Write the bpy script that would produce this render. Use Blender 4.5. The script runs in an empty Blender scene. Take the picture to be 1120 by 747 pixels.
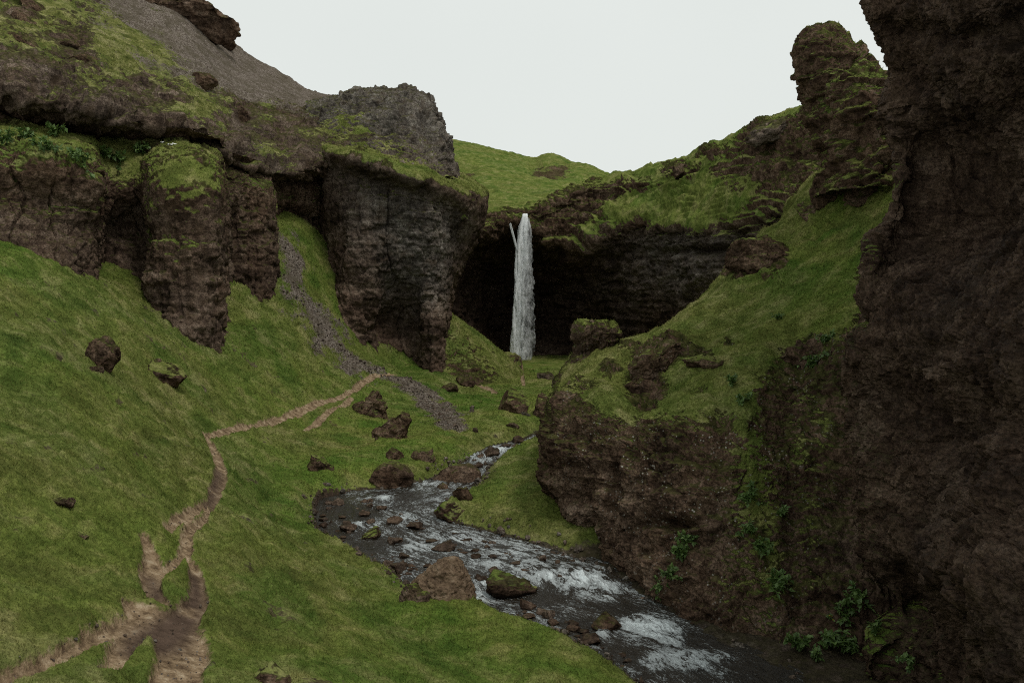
import bpy, math, random
import numpy as np
from mathutils import Vector, Matrix

rng = np.random.default_rng(7)
random.seed(7)
S = bpy.context.scene
COL = S.collection
R = math.radians

# ------------------------------------------------------------------ camera model
F = 1000.0                      # focal length in units of the 1120-wide picture
CZ = 14.0                       # eye height above the lowest water
PITCH = math.atan(43.5 / F)
cp, sp = math.cos(PITCH), math.sin(PITCH)

def ray(px, py):
    px = np.asarray(px, float); py = np.asarray(py, float)
    a = (px - 560.0) / F; b = (373.5 - py) / F
    return np.stack([a, cp + b * sp, -sp + b * cp], -1)

def U(px, py, d):
    """a picture direction and a forward distance in metres -> world point"""
    r = ray(px, py)
    d = np.asarray(d, float)
    return np.array([0, 0, CZ]) + r * (d / r[..., 1])[..., None]

def proj(P):
    v = P - np.array([0, 0, CZ])
    f = v[..., 1] * cp - v[..., 2] * sp
    u = v[..., 1] * sp + v[..., 2] * cp
    return 560 + F * v[..., 0] / f, 373.5 - F * u / f

# ------------------------------------------------------------------ noise
_perm = np.random.default_rng(3).permutation(256).astype(np.int32)
_perm = np.concatenate([_perm, _perm, _perm])
_g = np.random.default_rng(5).normal(size=(256, 3)); _g /= np.linalg.norm(_g, axis=1)[:, None]
_g = _g.astype(np.float32)

def noise(P, seed=0):
    P = np.asarray(P, np.float32) + np.float32(seed * 17.31 + 3.7)
    sh = P.shape[:-1]; P = P.reshape(-1, 3)
    i = np.floor(P).astype(np.int32); f = P - i; i &= 255
    w = f * f * f * (f * (f * 6 - 15) + 10)
    out = np.zeros(len(P), np.float32)
    for dx in (0, 1):
        for dy in (0, 1):
            for dz in (0, 1):
                h = _perm[_perm[_perm[i[:, 0] + dx] + ((i[:, 1] + dy) & 255)] + ((i[:, 2] + dz) & 255)]
                g = _g[h]
                v = g[:, 0] * (f[:, 0] - dx) + g[:, 1] * (f[:, 1] - dy) + g[:, 2] * (f[:, 2] - dz)
                out += v * (w[:, 0] if dx else 1 - w[:, 0]) * (w[:, 1] if dy else 1 - w[:, 1]) * (w[:, 2] if dz else 1 - w[:, 2])
    return (out * 1.5).reshape(sh)

def fbm(P, octs=4, seed=0, gain=0.5, ridged=False):
    a, s, t = 1.0, 0.0, 0.0
    Q = np.array(P, np.float32)
    for o in range(octs):
        n = noise(Q, seed + o)
        if ridged: n = 1 - 2 * np.abs(n)
        s = s + a * n; t += a; a *= gain; Q = Q * 2.03
    return s / t

def worley(P, seed=0):
    """F1, F2 and a random number of the nearest cell"""
    P = np.asarray(P, np.float32) + np.float32(seed * 11.7 + 1.3)
    sh = P.shape[:-1]; P = P.reshape(-1, 3)
    i = np.floor(P).astype(np.int32); f = P - i
    d1 = np.full(len(P), 9, np.float32); d2 = d1.copy(); rid = np.zeros(len(P), np.float32)
    for dx in (-1, 0, 1):
        for dy in (-1, 0, 1):
            for dz in (-1, 0, 1):
                h = _perm[_perm[_perm[(i[:, 0] + dx) & 255] + ((i[:, 1] + dy) & 255)] + ((i[:, 2] + dz) & 255)]
                j = _g[h] * 0.42 + 0.5
                v = (j[:, 0] + dx - f[:, 0]) ** 2 + (j[:, 1] + dy - f[:, 1]) ** 2 + (j[:, 2] + dz - f[:, 2]) ** 2
                near = v < d1
                d2 = np.where(near, d1, np.minimum(d2, v))
                rid = np.where(near, h / 255.0, rid).astype(np.float32)
                d1 = np.where(near, v, d1)
    return np.sqrt(d1).reshape(sh), np.sqrt(d2).reshape(sh), rid.reshape(sh)

def sstep(a, b, x):
    t = np.clip((x - a) / (b - a), 0, 1); return t * t * (3 - 2 * t)

# ------------------------------------------------------------------ mesh helpers
def make_mesh(name, V, faces, attrs=None, mat=None, smooth=True, uv=None):
    """faces: (n,3) or (n,4) int array"""
    me = bpy.data.meshes.new(name)
    V = np.ascontiguousarray(V.reshape(-1, 3), np.float32); faces = np.ascontiguousarray(faces, np.int32)
    n, k = faces.shape
    me.vertices.add(len(V)); me.vertices.foreach_set('co', V.ravel())
    me.loops.add(n * k); me.loops.foreach_set('vertex_index', faces.ravel())
    me.polygons.add(n)
    me.polygons.foreach_set('loop_start', np.arange(0, n * k, k, dtype=np.int32))
    try: me.polygons.foreach_set('loop_total', np.full(n, k, np.int32))
    except Exception: pass
    me.update(calc_edges=True)
    me.polygons.foreach_set('use_smooth', np.full(n, smooth, bool))
    for a, v in (attrs or {}).items():
        at = me.attributes.new(a, 'FLOAT', 'POINT')
        at.data.foreach_set('value', np.ascontiguousarray(np.broadcast_to(v, (len(V),)), np.float32))
    if uv is not None:
        l = me.uv_layers.new(name='UVMap')
        l.data.foreach_set('uv', np.ascontiguousarray(uv.reshape(-1, 2)[faces.ravel()], np.float32).ravel())
    if mat: me.materials.append(mat)
    me.update(); me.validate()
    return me

def obj(name, me, parent=None, loc=None, label=None, cat=None, group=None, kind=None):
    o = bpy.data.objects.new(name, me); COL.objects.link(o)
    if parent: o.parent = parent
    if loc is not None: o.location = loc
    if label: o['label'] = label
    if cat: o['category'] = cat
    if group: o['group'] = group
    if kind: o['kind'] = kind
    return o

def grid_faces(nr, nc, flip=False):
    a = np.arange(nr * nc).reshape(nr, nc)
    q = np.stack([a[:-1, :-1], a[1:, :-1], a[1:, 1:], a[:-1, 1:]], -1).reshape(-1, 4)
    return q[:, ::-1] if flip else q

def grid_normals(P):
    du = np.gradient(P, axis=1); dv = np.gradient(P, axis=0)
    n = np.cross(dv, du)
    return n / (np.linalg.norm(n, axis=-1, keepdims=True) + 1e-9)

# ------------------------------------------------------------------ node helpers
class NT:
    def __init__(s, tree): s.t = tree; s.x = 0
    def n(s, typ, **kw):
        nd = s.t.nodes.new(typ)
        for k, v in kw.items():
            if k.startswith('i_'): nd.inputs[k[2:].replace('_', ' ')].default_value = v
            else: setattr(nd, k, v)
        return nd
    def l(s, a, b): s.t.links.new(a, b)
    def put(s, sock, v):
        if v is None: return
        if hasattr(v, 'links') or isinstance(v, bpy.types.NodeSocket): s.l(v, sock)
        else: sock.default_value = v
    def math(s, op, a, b=None, c=None, clamp=False):
        nd = s.n('ShaderNodeMath', operation=op, use_clamp=clamp)
        s.put(nd.inputs[0], a); s.put(nd.inputs[1], b); s.put(nd.inputs[2], c)
        return nd.outputs[0]
    def mix(s, f, a, b, blend='MIX'):
        nd = s.n('ShaderNodeMix', data_type='RGBA', blend_type=blend)
        s.put(nd.inputs[0], f)
        s.put(nd.inputs[6], a if not isinstance(a, tuple) else (*a, 1)[:4])
        s.put(nd.inputs[7], b if not isinstance(b, tuple) else (*b, 1)[:4])
        return nd.outputs[2]
    def noise(s, vec, scale, detail=4, rough=0.55, dist=0):
        nd = s.n('ShaderNodeTexNoise'); s.l(vec, nd.inputs['Vector'])
        nd.inputs['Scale'].default_value = scale; nd.inputs['Detail'].default_value = detail
        nd.inputs['Roughness'].default_value = rough; nd.inputs['Distortion'].default_value = dist
        return nd.outputs['Fac']
    def voro(s, vec, scale, feature='F1', out='Distance', rnd=1.0):
        nd = s.n('ShaderNodeTexVoronoi', feature=feature); s.l(vec, nd.inputs['Vector'])
        nd.inputs['Scale'].default_value = scale; nd.inputs['Randomness'].default_value = rnd
        return nd.outputs[out]
    def mapv(s, vec, scale=(1, 1, 1), loc=(0, 0, 0)):
        nd = s.n('ShaderNodeMapping'); s.l(vec, nd.inputs['Vector'])
        nd.inputs['Scale'].default_value = scale; nd.inputs['Location'].default_value = loc
        return nd.outputs[0]
    def ramp(s, fac, stops, interp='LINEAR'):
        nd = s.n('ShaderNodeValToRGB'); s.l(fac, nd.inputs[0]); cr = nd.color_ramp; cr.interpolation = interp
        while len(cr.elements) < len(stops): cr.elements.new(0.5)
        for e, (p, c) in zip(cr.elements, stops):
            e.position = p; e.color = (*c, 1) if len(c) == 3 else c
        return nd.outputs[0]
    def rng(s, v, a, b, lo=0.0, hi=1.0):
        nd = s.n('ShaderNodeMapRange', interpolation_type='SMOOTHSTEP'); s.l(v, nd.inputs[0])
        for k, x in zip((1, 2, 3, 4), (a, b, lo, hi)): nd.inputs[k].default_value = x
        return nd.outputs[0]
    def attr(s, name): return s.n('ShaderNodeAttribute', attribute_name=name).outputs['Fac']

def new_mat(name):
    m = bpy.data.materials.new(name); m.use_nodes = True; m.node_tree.nodes.clear()
    t = NT(m.node_tree); out = t.n('ShaderNodeOutputMaterial'); b = t.n('ShaderNodeBsdfPrincipled')
    t.l(b.outputs[0], out.inputs[0]); return m, t, b, out

def grass_colour(t, pos):
    big = t.noise(pos, 0.09, 3, 0.6, 0.8)
    mid = t.noise(pos, 0.55, 5, 0.65, .4)
    small = t.noise(pos, 2.6, 4, 0.65)
    c = t.ramp(big, [(0.32, (0.046, 0.102, 0.018)), (0.44, (0.088, 0.148, 0.024)), (0.54, (0.175, 0.195, 0.044)), (0.62, (0.155, 0.150, 0.045)), (0.7, (0.07, 0.125, 0.022))])
    c2 = t.ramp(mid, [(0.36, (0.030, 0.062, 0.012)), (0.48, (0.092, 0.142, 0.025)), (0.56, (0.15, 0.175, 0.045)), (0.64, (0.26, 0.235, 0.09))])
    c = t.mix(0.5, c, c2)
    olive = t.attr('tone')                      # dry, brownish-olive turf where tone is high
    c = t.mix(t.math('MULTIPLY', olive, 0.8, clamp=True), c, t.ramp(mid, [(0.36, (0.075, 0.072, 0.024)), (0.5, (0.165, 0.155, 0.055)), (0.64, (0.29, 0.26, 0.125))]))
    c = t.mix(t.rng(small, .3, .60, .5, 0), c, (.034, .055, .010))
    c = t.mix(1.0, c, (1.14, 1.16, 1.16), 'MULTIPLY')
    return c

def terrain_material():
    m, t, b, out = new_mat('turf_and_rock')
    geo = t.n('ShaderNodeNewGeometry'); pos = geo.outputs['Position']
    # rock
    strat = t.mapv(pos, (0.10, 0.10, 1.5))
    st = t.noise(strat, 1.0, 6, 0.65, 0.4)
    n1 = t.noise(pos, 0.35, 5, 0.6, 0.3)
    n2 = t.noise(pos, 2.2, 6, 0.65)
    n3 = t.noise(pos, 9.0, 4, 0.6)
    mixv = t.math('ADD', t.math('MULTIPLY', st, 0.27), t.math('ADD', t.math('MULTIPLY', n1, 0.35), t.math('MULTIPLY', n2, 0.38)))
    brown = t.ramp(mixv, [(0.38, (0.018, 0.0115, 0.008)), (0.46, (0.066, 0.041, 0.028)), (0.53, (0.140, 0.091, 0.062)), (0.61, (0.25, 0.175, 0.125))])
    grey = t.ramp(mixv, [(0.38, (0.028, 0.024, 0.021)), (0.46, (0.088, 0.077, 0.066)), (0.54, (0.17, 0.152, 0.13)), (0.62, (0.32, 0.30, 0.26))])
    rock = t.mix(t.attr('tone'), brown, grey)
    rock = t.mix(t.rng(n3, 0.42, 0.62, 0.0, 0.6), rock, (0.012, 0.009, 0.007))
    dry = t.rng(t.noise(pos, 0.9, 3, 0.5), 0.52, 0.66, 0, 0.55)
    rock = t.mix(dry, rock, t.mix(0.5, rock, (0.085, 0.058, 0.034)))
    # thin moss film on rock
    nz = t.n('ShaderNodeSeparateXYZ'); t.l(geo.outputs['Normal'], nz.inputs[0]); nz = nz.outputs[2]
    g = t.attr('grass')
    mossn = t.noise(pos, 1.6, 6, 0.65)
    film = t.math('ADD', t.math('ADD', t.math('MULTIPLY', nz, 0.55), t.math('MULTIPLY', g, 0.5)), t.math('MULTIPLY', t.math('SUBTRACT', mossn, 0.5), 1.1))
    film = t.rng(t.math('ADD', film, t.math('MULTIPLY', t.math('SUBTRACT', t.attr('mossy'), .6), .45)), 0.32, 0.55)
    mosscol = t.ramp(t.noise(pos, 3.0, 4), [(0.35, (0.020, 0.022, 0.008)), (0.55, (0.052, 0.052, 0.017)), (0.7, (0.095, 0.090, 0.036))])
    rock = t.mix(t.math('MULTIPLY', film, t.attr('mossy')), rock, mosscol)
    # white lichen flecks
    fl = t.voro(pos, 5.0)
    fm = t.rng(t.noise(pos, 0.8, 4, 0.6), 0.47, 0.63)
    flk = t.math('MULTIPLY', t.math('MULTIPLY', t.rng(fl, 0.27, 0.15), fm), t.attr('lichen'))
    rock = t.mix(flk, rock, (0.36, 0.34, 0.30))
    rock = t.mix(t.math('MULTIPLY', t.attr('wet_dark'), 0.75), rock, (0.011, 0.0078, 0.006))  # near-black mix: damp rock, also gorge shade painted on the near wall
    # turf
    gc = grass_colour(t, pos)
    gf = t.noise(pos, 7.0, 3, 0.7)
    gc = t.mix(t.rng(gf, 0.3, 0.7, 0.5, 0.0), gc, (0.018, 0.028, 0.006))
    # scree
    sv = t.voro(pos, 8.5, out='Color'); svs = t.n('ShaderNodeSeparateColor'); t.l(sv, svs.inputs[0])
    scree = t.ramp(svs.outputs[0], [(0.0, (0.055, 0.043, 0.034)), (0.5, (0.125, 0.102, 0.083)), (1.0, (0.23, 0.20, 0.17))])
    scree = t.mix(t.rng(t.noise(pos, 0.5, 5), 0.42, 0.62, 0, 0.7), scree, (0.078, 0.066, 0.045))
    # trodden earth
    dn = t.noise(pos, 2.6, 8, 0.72)
    dirt = t.ramp(dn, [(0.36, (0.085, 0.057, 0.036)), (0.46, (0.18, 0.126, 0.076)), (0.55, (0.27, 0.195, 0.122)), (0.66, (0.40, 0.32, 0.22))])
    mud = t.ramp(dn, [(0.3, (0.045, 0.031, 0.023)), (0.7, (0.12, 0.082, 0.06))])
    dirt = t.mix(t.attr('mud'), dirt, mud)
    edge = t.math('SUBTRACT', t.noise(pos, 2.6, 5, 0.7), 0.5)
    def soft(a, w=0.8, lo=0.42, hi=0.58): return t.rng(t.math('ADD', t.attr(a), t.math('MULTIPLY', edge, w)), lo, hi)
    col = t.mix(soft('grass', 0.7), rock, gc)
    col = t.mix(soft('scree', 0.9), col, scree)
    edge2 = t.math('SUBTRACT', t.noise(pos, 5.5, 5, 0.7), 0.5)
    col = t.mix(t.rng(t.math('ADD', t.attr('dirt'), t.math('MULTIPLY', edge2, 0.6)), .4, .6), col, dirt)
    t.l(col, b.inputs['Base Color'])
    rg = t.math('SUBTRACT', 0.92, t.math('MULTIPLY', t.attr('wet_dark'), 0.5))
    t.l(rg, b.inputs['Roughness']); t.l(t.math('MULTIPLY', t.attr('wet_dark'), .05), b.inputs['Specular IOR Level'])
    # relief too fine for the mesh
    hsum = t.math('ADD', t.math('MULTIPLY', n2, 0.5), t.math('ADD', t.math('MULTIPLY', n3, 0.22), t.math('ADD', t.math('MULTIPLY', st, t.math('MULTIPLY', t.math('SUBTRACT', 1.0, t.math('MAXIMUM', g, t.attr('dirt')), clamp=True), .35)), t.math('MULTIPLY', gf, 0.10))))
    hsum = t.math('ADD', hsum, t.math('MULTIPLY', t.math('MULTIPLY', t.voro(pos, 8.5), t.attr('scree')), 0.25))
    bp = t.n('ShaderNodeBump'); bp.inputs['Strength'].default_value = 0.8; bp.inputs['Distance'].default_value = 0.35
    t.l(hsum, bp.inputs['Height']); t.l(bp.outputs[0], b.inputs['Normal'])
    return m

MT = terrain_material()

def blade_material():
    m, t, b, out = new_mat('grass_blades')
    pos = t.n('ShaderNodeNewGeometry').outputs['Position']
    c = grass_colour(t, pos)
    c = t.mix(t.math('MULTIPLY', t.attr('tint'), 0.42), c, (0.26, 0.24, 0.075))
    c = t.mix(t.attr('deep'), c, (0.03, 0.058, 0.012))
    t.l(c, b.inputs['Base Color']); b.inputs['Roughness'].default_value = 0.8; b.inputs['Specular IOR Level'].default_value = 0.0
    tr = t.n('ShaderNodeBsdfTranslucent'); t.l(c, tr.inputs[0])
    mx = t.n('ShaderNodeMixShader'); mx.inputs[0].default_value = 0.3
    t.l(b.outputs[0], mx.inputs[1]); t.l(tr.outputs[0], mx.inputs[2]); t.l(mx.outputs[0], out.inputs[0])
    return m
MB = blade_material()

# ------------------------------------------------------------------ lofted cliffs and slopes
SCATTER = []      # (points grid, normals grid, grass grid, tone grid) for the turf blades

def crom(C, seg_counts):
    """Catmull-Rom through C along axis 0"""
    n = len(C); out = []
    ext = np.concatenate([2 * C[:1] - C[1:2], C, 2 * C[-1:] - C[-2:-1]])
    for i in range(n - 1):
        p0, p1, p2, p3 = ext[i], ext[i + 1], ext[i + 2], ext[i + 3]
        k = seg_counts[i]
        for t in np.arange(k) / k:
            out.append(0.5 * ((2 * p1) + (-p0 + p2) * t + (2 * p0 - 5 * p1 + 4 * p2 - p3) * t * t + (-p0 + 3 * p1 - 3 * p2 + p3) * t ** 3))
    out.append(C[-1])
    return np.array(out)

def lerp_rows(C, seg_counts):
    out = []
    for i in range(len(C) - 1):
        for t in np.arange(seg_counts[i]) / seg_counts[i]:
            out.append(C[i] * (1 - t) + C[i + 1] * t)
    out.append(C[-1]); return np.array(out)

def rock_relief(P, rockw, grassw, s=1.0, strata=0.5, block=0.5, column=0.5, seed=0, fine=1.0):
    """metres of outward displacement. s = overall size of the features"""
    Q = P / s
    rag = np.stack([fbm(Q * 1.1, 3, seed + 50), fbm(Q * 1.1, 3, seed + 53), fbm(Q * 1.1, 3, seed + 56)], -1)
    Qw = Q + rag * 0.30
    h = 0.85 * fbm(Q * 0.15, 4, seed)
    col = fbm(Q * np.array([0.40, 0.40, 0.05]) + rag * .06, 3, seed + 9, ridged=True)
    h = h + column * 0.55 * (col - 0.2)
    for q_, sc_, dp in ((.32, .035, .55), (.85, .11, .22)):
        n_ = np.abs(noise(Q * np.array([q_, q_, sc_]) + rag * .08, seed + 14 + int(q_ * 10)))
        h = h - column * dp * (1 - sstep(0, .07, n_))
    und = fbm(Q * np.array([.07, .07, .12]), 3, seed + 20)
    def bed(per, wv, amp_, sd):
        z = Q[..., 2] / per + wv * und + .22 * rag[..., 0]
        k = np.floor(z); fr = z - k
        a1 = _perm[(k.astype(int) * 57 + sd * 13) % 256] / 255.0 - 0.5; a2 = _perm[((k.astype(int) + 1) * 57 + sd * 13) % 256] / 255.0 - 0.5
        return amp_ * (a1 + (a2 - a1) * sstep(.8, 1, fr) + .3 * (fr - sstep(.8, 1, fr)))
    vary = sstep(-.35, .35, fbm(Q * .22, 3, seed + 22))
    h = h + strata * (bed(1.7, 2.2, .55, seed) + (.25 + .9 * vary) * bed(.45, 5.0, .17, seed + 1))
    f1, f2, rid = worley(Qw * np.array([0.55, 0.55, 0.85]), seed)
    h = h + block * (0.62 * (rid - 0.5) - 0.10 * (1 - sstep(0.0, 0.10, f2 - f1)))
    f1, f2, rid = worley(Qw * np.array([1.7, 1.7, 2.4]) + rag * .4, seed + 3)
    h = h + block * 0.22 * (rid - 0.5)
    h = h + fine * (0.50 * fbm(Q * 1.0, 6, seed + 30, gain=.62) + 0.10 * fbm(Q * 4.5, 4, seed + 31, gain=.75))
    hum = 0.45 * fbm(Q * 0.3, 3, seed + 40) + 0.22 * fbm(Q * 0.9, 4, seed + 41, ridged=True) + 0.08 * fbm(Q * 3.1, 2, seed + 42)
    return s * (h * rockw + hum * grassw)

def sheet(name, X, Y, D, G, step=1.5, s=1.0, strata=0.5, block=0.5, column=0.5, seed=0, tone=0.0, lichen=None, mossy=1.0,
          scree=None, wet_dark=None, slope_k=0.9, bias=0.0, fine=1.0, kind='structure', blades=True, cut=None, gtone=0.0, patches=(), ledges=0.0, **kw):
    """X, Y, D: rows of picture directions and distances through which the surface runs; G how grassy it is there"""
    nr = len(Y); nc = len(Y[0])
    arr = lambda A: np.array([list(a) if hasattr(a, '__len__') else [a] * nc for a in (A if hasattr(A[0], '__len__') or len(A) == nr and nr != nc else A)], float) if hasattr(A, '__len__') else np.full((nr, nc), float(A))
    X = np.array([x if hasattr(x, '__len__') else X for x in (X if hasattr(X[0], '__len__') else [X] * nr)], float)
    Y = np.array(Y, float); D = np.array(D, float)
    full = lambda A: np.zeros((nr, nc)) if A is None else (np.full((nr, nc), float(A)) if not hasattr(A, '__len__') else np.array([a if hasattr(a, '__len__') else [a] * nc for a in A], float))
    W = U(X, Y, D)
    def counts(ax):
        seg = np.linalg.norm(np.diff(W, axis=ax), axis=-1)
        dd = np.minimum(np.delete(D, -1, ax), np.delete(D, 0, ax))
        pxl = np.minimum(seg, 60) * F / dd
        mx = pxl.max(axis=1 - ax) * 0.5 + pxl.mean(axis=1 - ax) * 0.5
        return np.maximum(2, np.ceil(np.minimum(mx, 260) / step)).astype(int)
    cr, cc = counts(0), counts(1)
    def up(A, f): return f(f(A, cr).swapaxes(0, 1), cc).swapaxes(0, 1)
    P = up(W, crom)
    g = up(full(G), lerp_rows); tn = up(full(tone), lerp_rows)
    extra = {k: up(full(v), lerp_rows) for k, v in (('lichen', lichen), ('scree', scree), ('wet_dark', wet_dark), ('mossy', mossy), ('gtone', gtone))}
    dh = np.zeros(P.shape[:2]); qx, qy = proj(P)
    wx, wy = fbm(P * .35 / s, 3, seed + 60) * .5, fbm(P * .35 / s, 3, seed + 61) * .5
    for (x_, y_, rx, ry, dg, dd_) in patches:
        k_ = np.exp(-(((qx - x_) / rx + wx) ** 2 + ((qy - y_) / ry + wy) ** 2))
        g = g + dg * k_; dh = dh + dd_ * k_
    N = grid_normals(P)
    cen = N * (np.array([0, 0, CZ]) - P)
    if cen.sum(-1).mean() < 0: N = -N; flip = True
    else: flip = False
    gs = sstep(0.25, 0.75, g + 0.5 * fbm(P * 0.22 / s, 4, seed + 70))
    sc = np.clip(extra['scree'], 0, 1)
    h = rock_relief(P, (1 - gs) * (1 - 0.9 * sc), np.maximum(gs, 0.2 * sc), s, strata, block, column, seed, fine)
    if ledges:
        z = P[..., 2] / 1.9 + 2.4 * fbm(P * .05, 3, seed + 65) + .35 * fbm(P * .35, 4, seed + 66)
        fr = z - np.floor(z); on = sstep(-.25, .25, fbm(P * .09, 3, seed + 67))
        z2 = P[..., 2] / .8 + 3.5 * fbm(P * .07, 3, seed + 68) + .35 * fbm(P * .6, 4, seed + 69)
        f2_ = z2 - np.floor(z2); on2 = sstep(-.1, .3, fbm(P * .14, 3, seed + 64))
        h = h + ledges * (1 - .8 * sc) * ((fr - sstep(.82, 1, fr) - .3) * on + .45 * (f2_ - sstep(.8, 1, f2_) - .3) * on2)
    # turf overhangs the rock a little
    P = P + N * (h + dh + 0.25 * s * gs * (1 - sc))[..., None]
    N2 = grid_normals(P); N2 = -N2 if flip else N2
    nz = N2[..., 2]
    grass = np.clip(0.5 + (g - 0.5) * 1.5 + slope_k * (nz - 0.45) + 0.55 * fbm(P * 0.5 / s, 4, seed + 80) + bias, 0, 1)
    grass = np.where(g <= -0.5, 0, grass)
    gtone_ = extra.pop('gtone')
    tv = np.where(grass > 0.5, gtone_ + 0.35 * fbm(P * 0.15, 3, seed + 90), tn + 0.3 * fbm(P * 0.2, 3, seed + 91))
    sx = extra['scree']
    sx = np.clip(sx + np.where(sx > 0.02, 0.65 * fbm(P * 0.12, 5, seed + 95, gain=.6), 0), 0, 1)
    at = dict(grass=grass.ravel(), tone=np.clip(tv, 0, 1).ravel(), lichen=np.clip(extra['lichen'], 0, 1).ravel(), scree=sx.ravel(),
              wet_dark=np.clip(extra['wet_dark'], 0, 1).ravel(), mossy=np.clip(extra['mossy'], 0, 1).ravel(), dirt=0.0, mud=0.0)
    me = make_mesh(name, P, grid_faces(*P.shape[:2], flip=flip), at, MT)
    o = obj(name, me, kind=kind, **kw)
    if blades: SCATTER.append((P, N2, grass * (1 - sstep(0.3, 0.6, sx)), np.clip(tv, 0, 1)))
    return o

# far green hills upstream of the fall
xs = [400, 487, 540, 580, 605, 640, 672, 720, 800]
sheet('hill_far', [xs] * 5,
      [[170, 172, 180, 188, 186, 196, 206, 212, 215],
       [150, 156, 167, 176, 172, 183, 197, 206, 208],
       [188, 190, 194, 199, 197, 203, 209, 214, 215],
       [226, 224, 224, 224, 222, 222, 222, 222, 222],
       [252, 252, 248, 246, 244, 244, 244, 244, 244]],
      [[400] * 9, [330, 320, 320, 330, 330, 320, 300, 290, 280], [245] * 9, [175] * 9, [150] * 9],
      [1, 1, 1, 1, 1], patches=[(508, 190, 18, 12, -1.0, -1), (612, 186, 22, 12, -.9, -1.5), (585, 188, 16, 8, -.7, -1)], step=1.6, s=3.0, strata=.15, block=.25, column=.2, seed=11, slope_k=.3, bias=.25, blades=False, gtone=.35, mossy=.6)

# amphitheatre behind the fall
sheet('cliff_back', [[470, 525, 556, 576, 600, 635, 680, 740, 800, 850, 905]] * 8,
      [[242, 240, 240, 238, 230, 214, 206, 192, 168, 146, 128],
       [236, 234, 231, 231, 222, 203, 195, 180, 155, 132, 112],
       [245, 242, 236, 237, 238, 224, 216, 212, 196, 172, 150],
       [258, 256, 246, 248, 264, 262, 244, 242, 240, 222, 200],
       [272, 275, 270, 272, 280, 288, 268, 258, 262, 246, 235],
       [310, 315, 318, 320, 320, 322, 315, 300, 304, 296, 290],
       [360, 365, 368, 370, 370, 372, 366, 352, 348, 345, 340],
       [425, 425, 425, 425, 425, 425, 420, 410, 400, 395, 390]],
      [[150, 158, 165, 165, 165, 165, 160, 150, 135, 122, 108],
       [130, 139, 142, 143, 143, 143, 142, 132, 118, 106, 95],
       [129, 137.5, 140.5, 141.5, 140.5, 140.5, 138, 126, 112, 101, 91],
       [128.5, 136, 139.5, 140.5, 139.5, 138.5, 132, 121, 107, 96.5, 88],
       [134, 144, 148, 149, 147, 142, 133.5, 121.5, 107, 97, 88],
       [135, 148, 153, 154, 153, 149, 139, 122, 107.5, 97, 88],
       [134, 146, 152, 153, 153, 151, 143, 126, 110, 97, 88],
       [132, 141, 147, 149, 149, 148, 145, 130, 112, 97, 88]],
      [1, [.6, .6, .5, .45, .35, .35, .5, .7, .7, .55, .4], [.4, .4, .3, .35, .3, .3, .6, .85, .85, .5, .4], [.35, .3, .35, .35, .4, .5, .75, .9, .85, .5, .3],
       [.1, .0, .05, .05, .15, .15, .1, .1, .3, .4, .3], -.2, -.3, -.1], patches=[(740, 186, 20, 6, -.6, .6), (785, 168, 22, 6, -.6, .5), (832, 142, 22, 8, -.6, .6), (800, 208, 22, 7, -.5, 0), (850, 192, 25, 12, -.5, 0), (705, 206, 22, 6, -.6, .4), (700, 248, 12, 12, -.4, -1), (740, 246, 10, 10, .2, 1), (650, 262, 16, 14, .3, 1.2), (625, 275, 10, 12, .3, .8), (720, 262, 20, 14, .3, .6), (770, 250, 16, 12, .4, .5), (735, 300, 10, 40, 0, -1), (815, 290, 14, 40, .2, -.8), (650, 225, 35, 18, -.3, 0), (690, 235, 25, 10, .5, .8), (760, 215, 60, 22, .5, .5), (800, 190, 30, 8, -.5, 0), (860, 165, 40, 15, -.4, 0), (775, 285, 35, 26, -.3, 1.2), (775, 275, 40, 4, 0, -1.5)], step=1.5, s=1.3, strata=.8, block=.8, column=.5, seed=21, bias=-.05, ledges=.9,
      tone=[0, 0, 0, 0, [0, 0, 0, 0, 0, .1, .4, .7, .6, .3, 0], [0, 0, 0, 0, 0, .1, .4, .8, .7, .3, 0], 0, 0], wet_dark=[0, 0, 0, 0, .5, [.8, .8, .9, .9, .9, .7, .2, 0, 0, .2, .3], [.9, .9, .9, .9, .9, .9, .8, .5, .4, .4, .4], .8], blades=False, mossy=[1, 1, 1, 1, .8, .2, .1, .1], gtone=.4)  # near-black mix is strongest in the hollow, weaker toward the right

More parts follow.
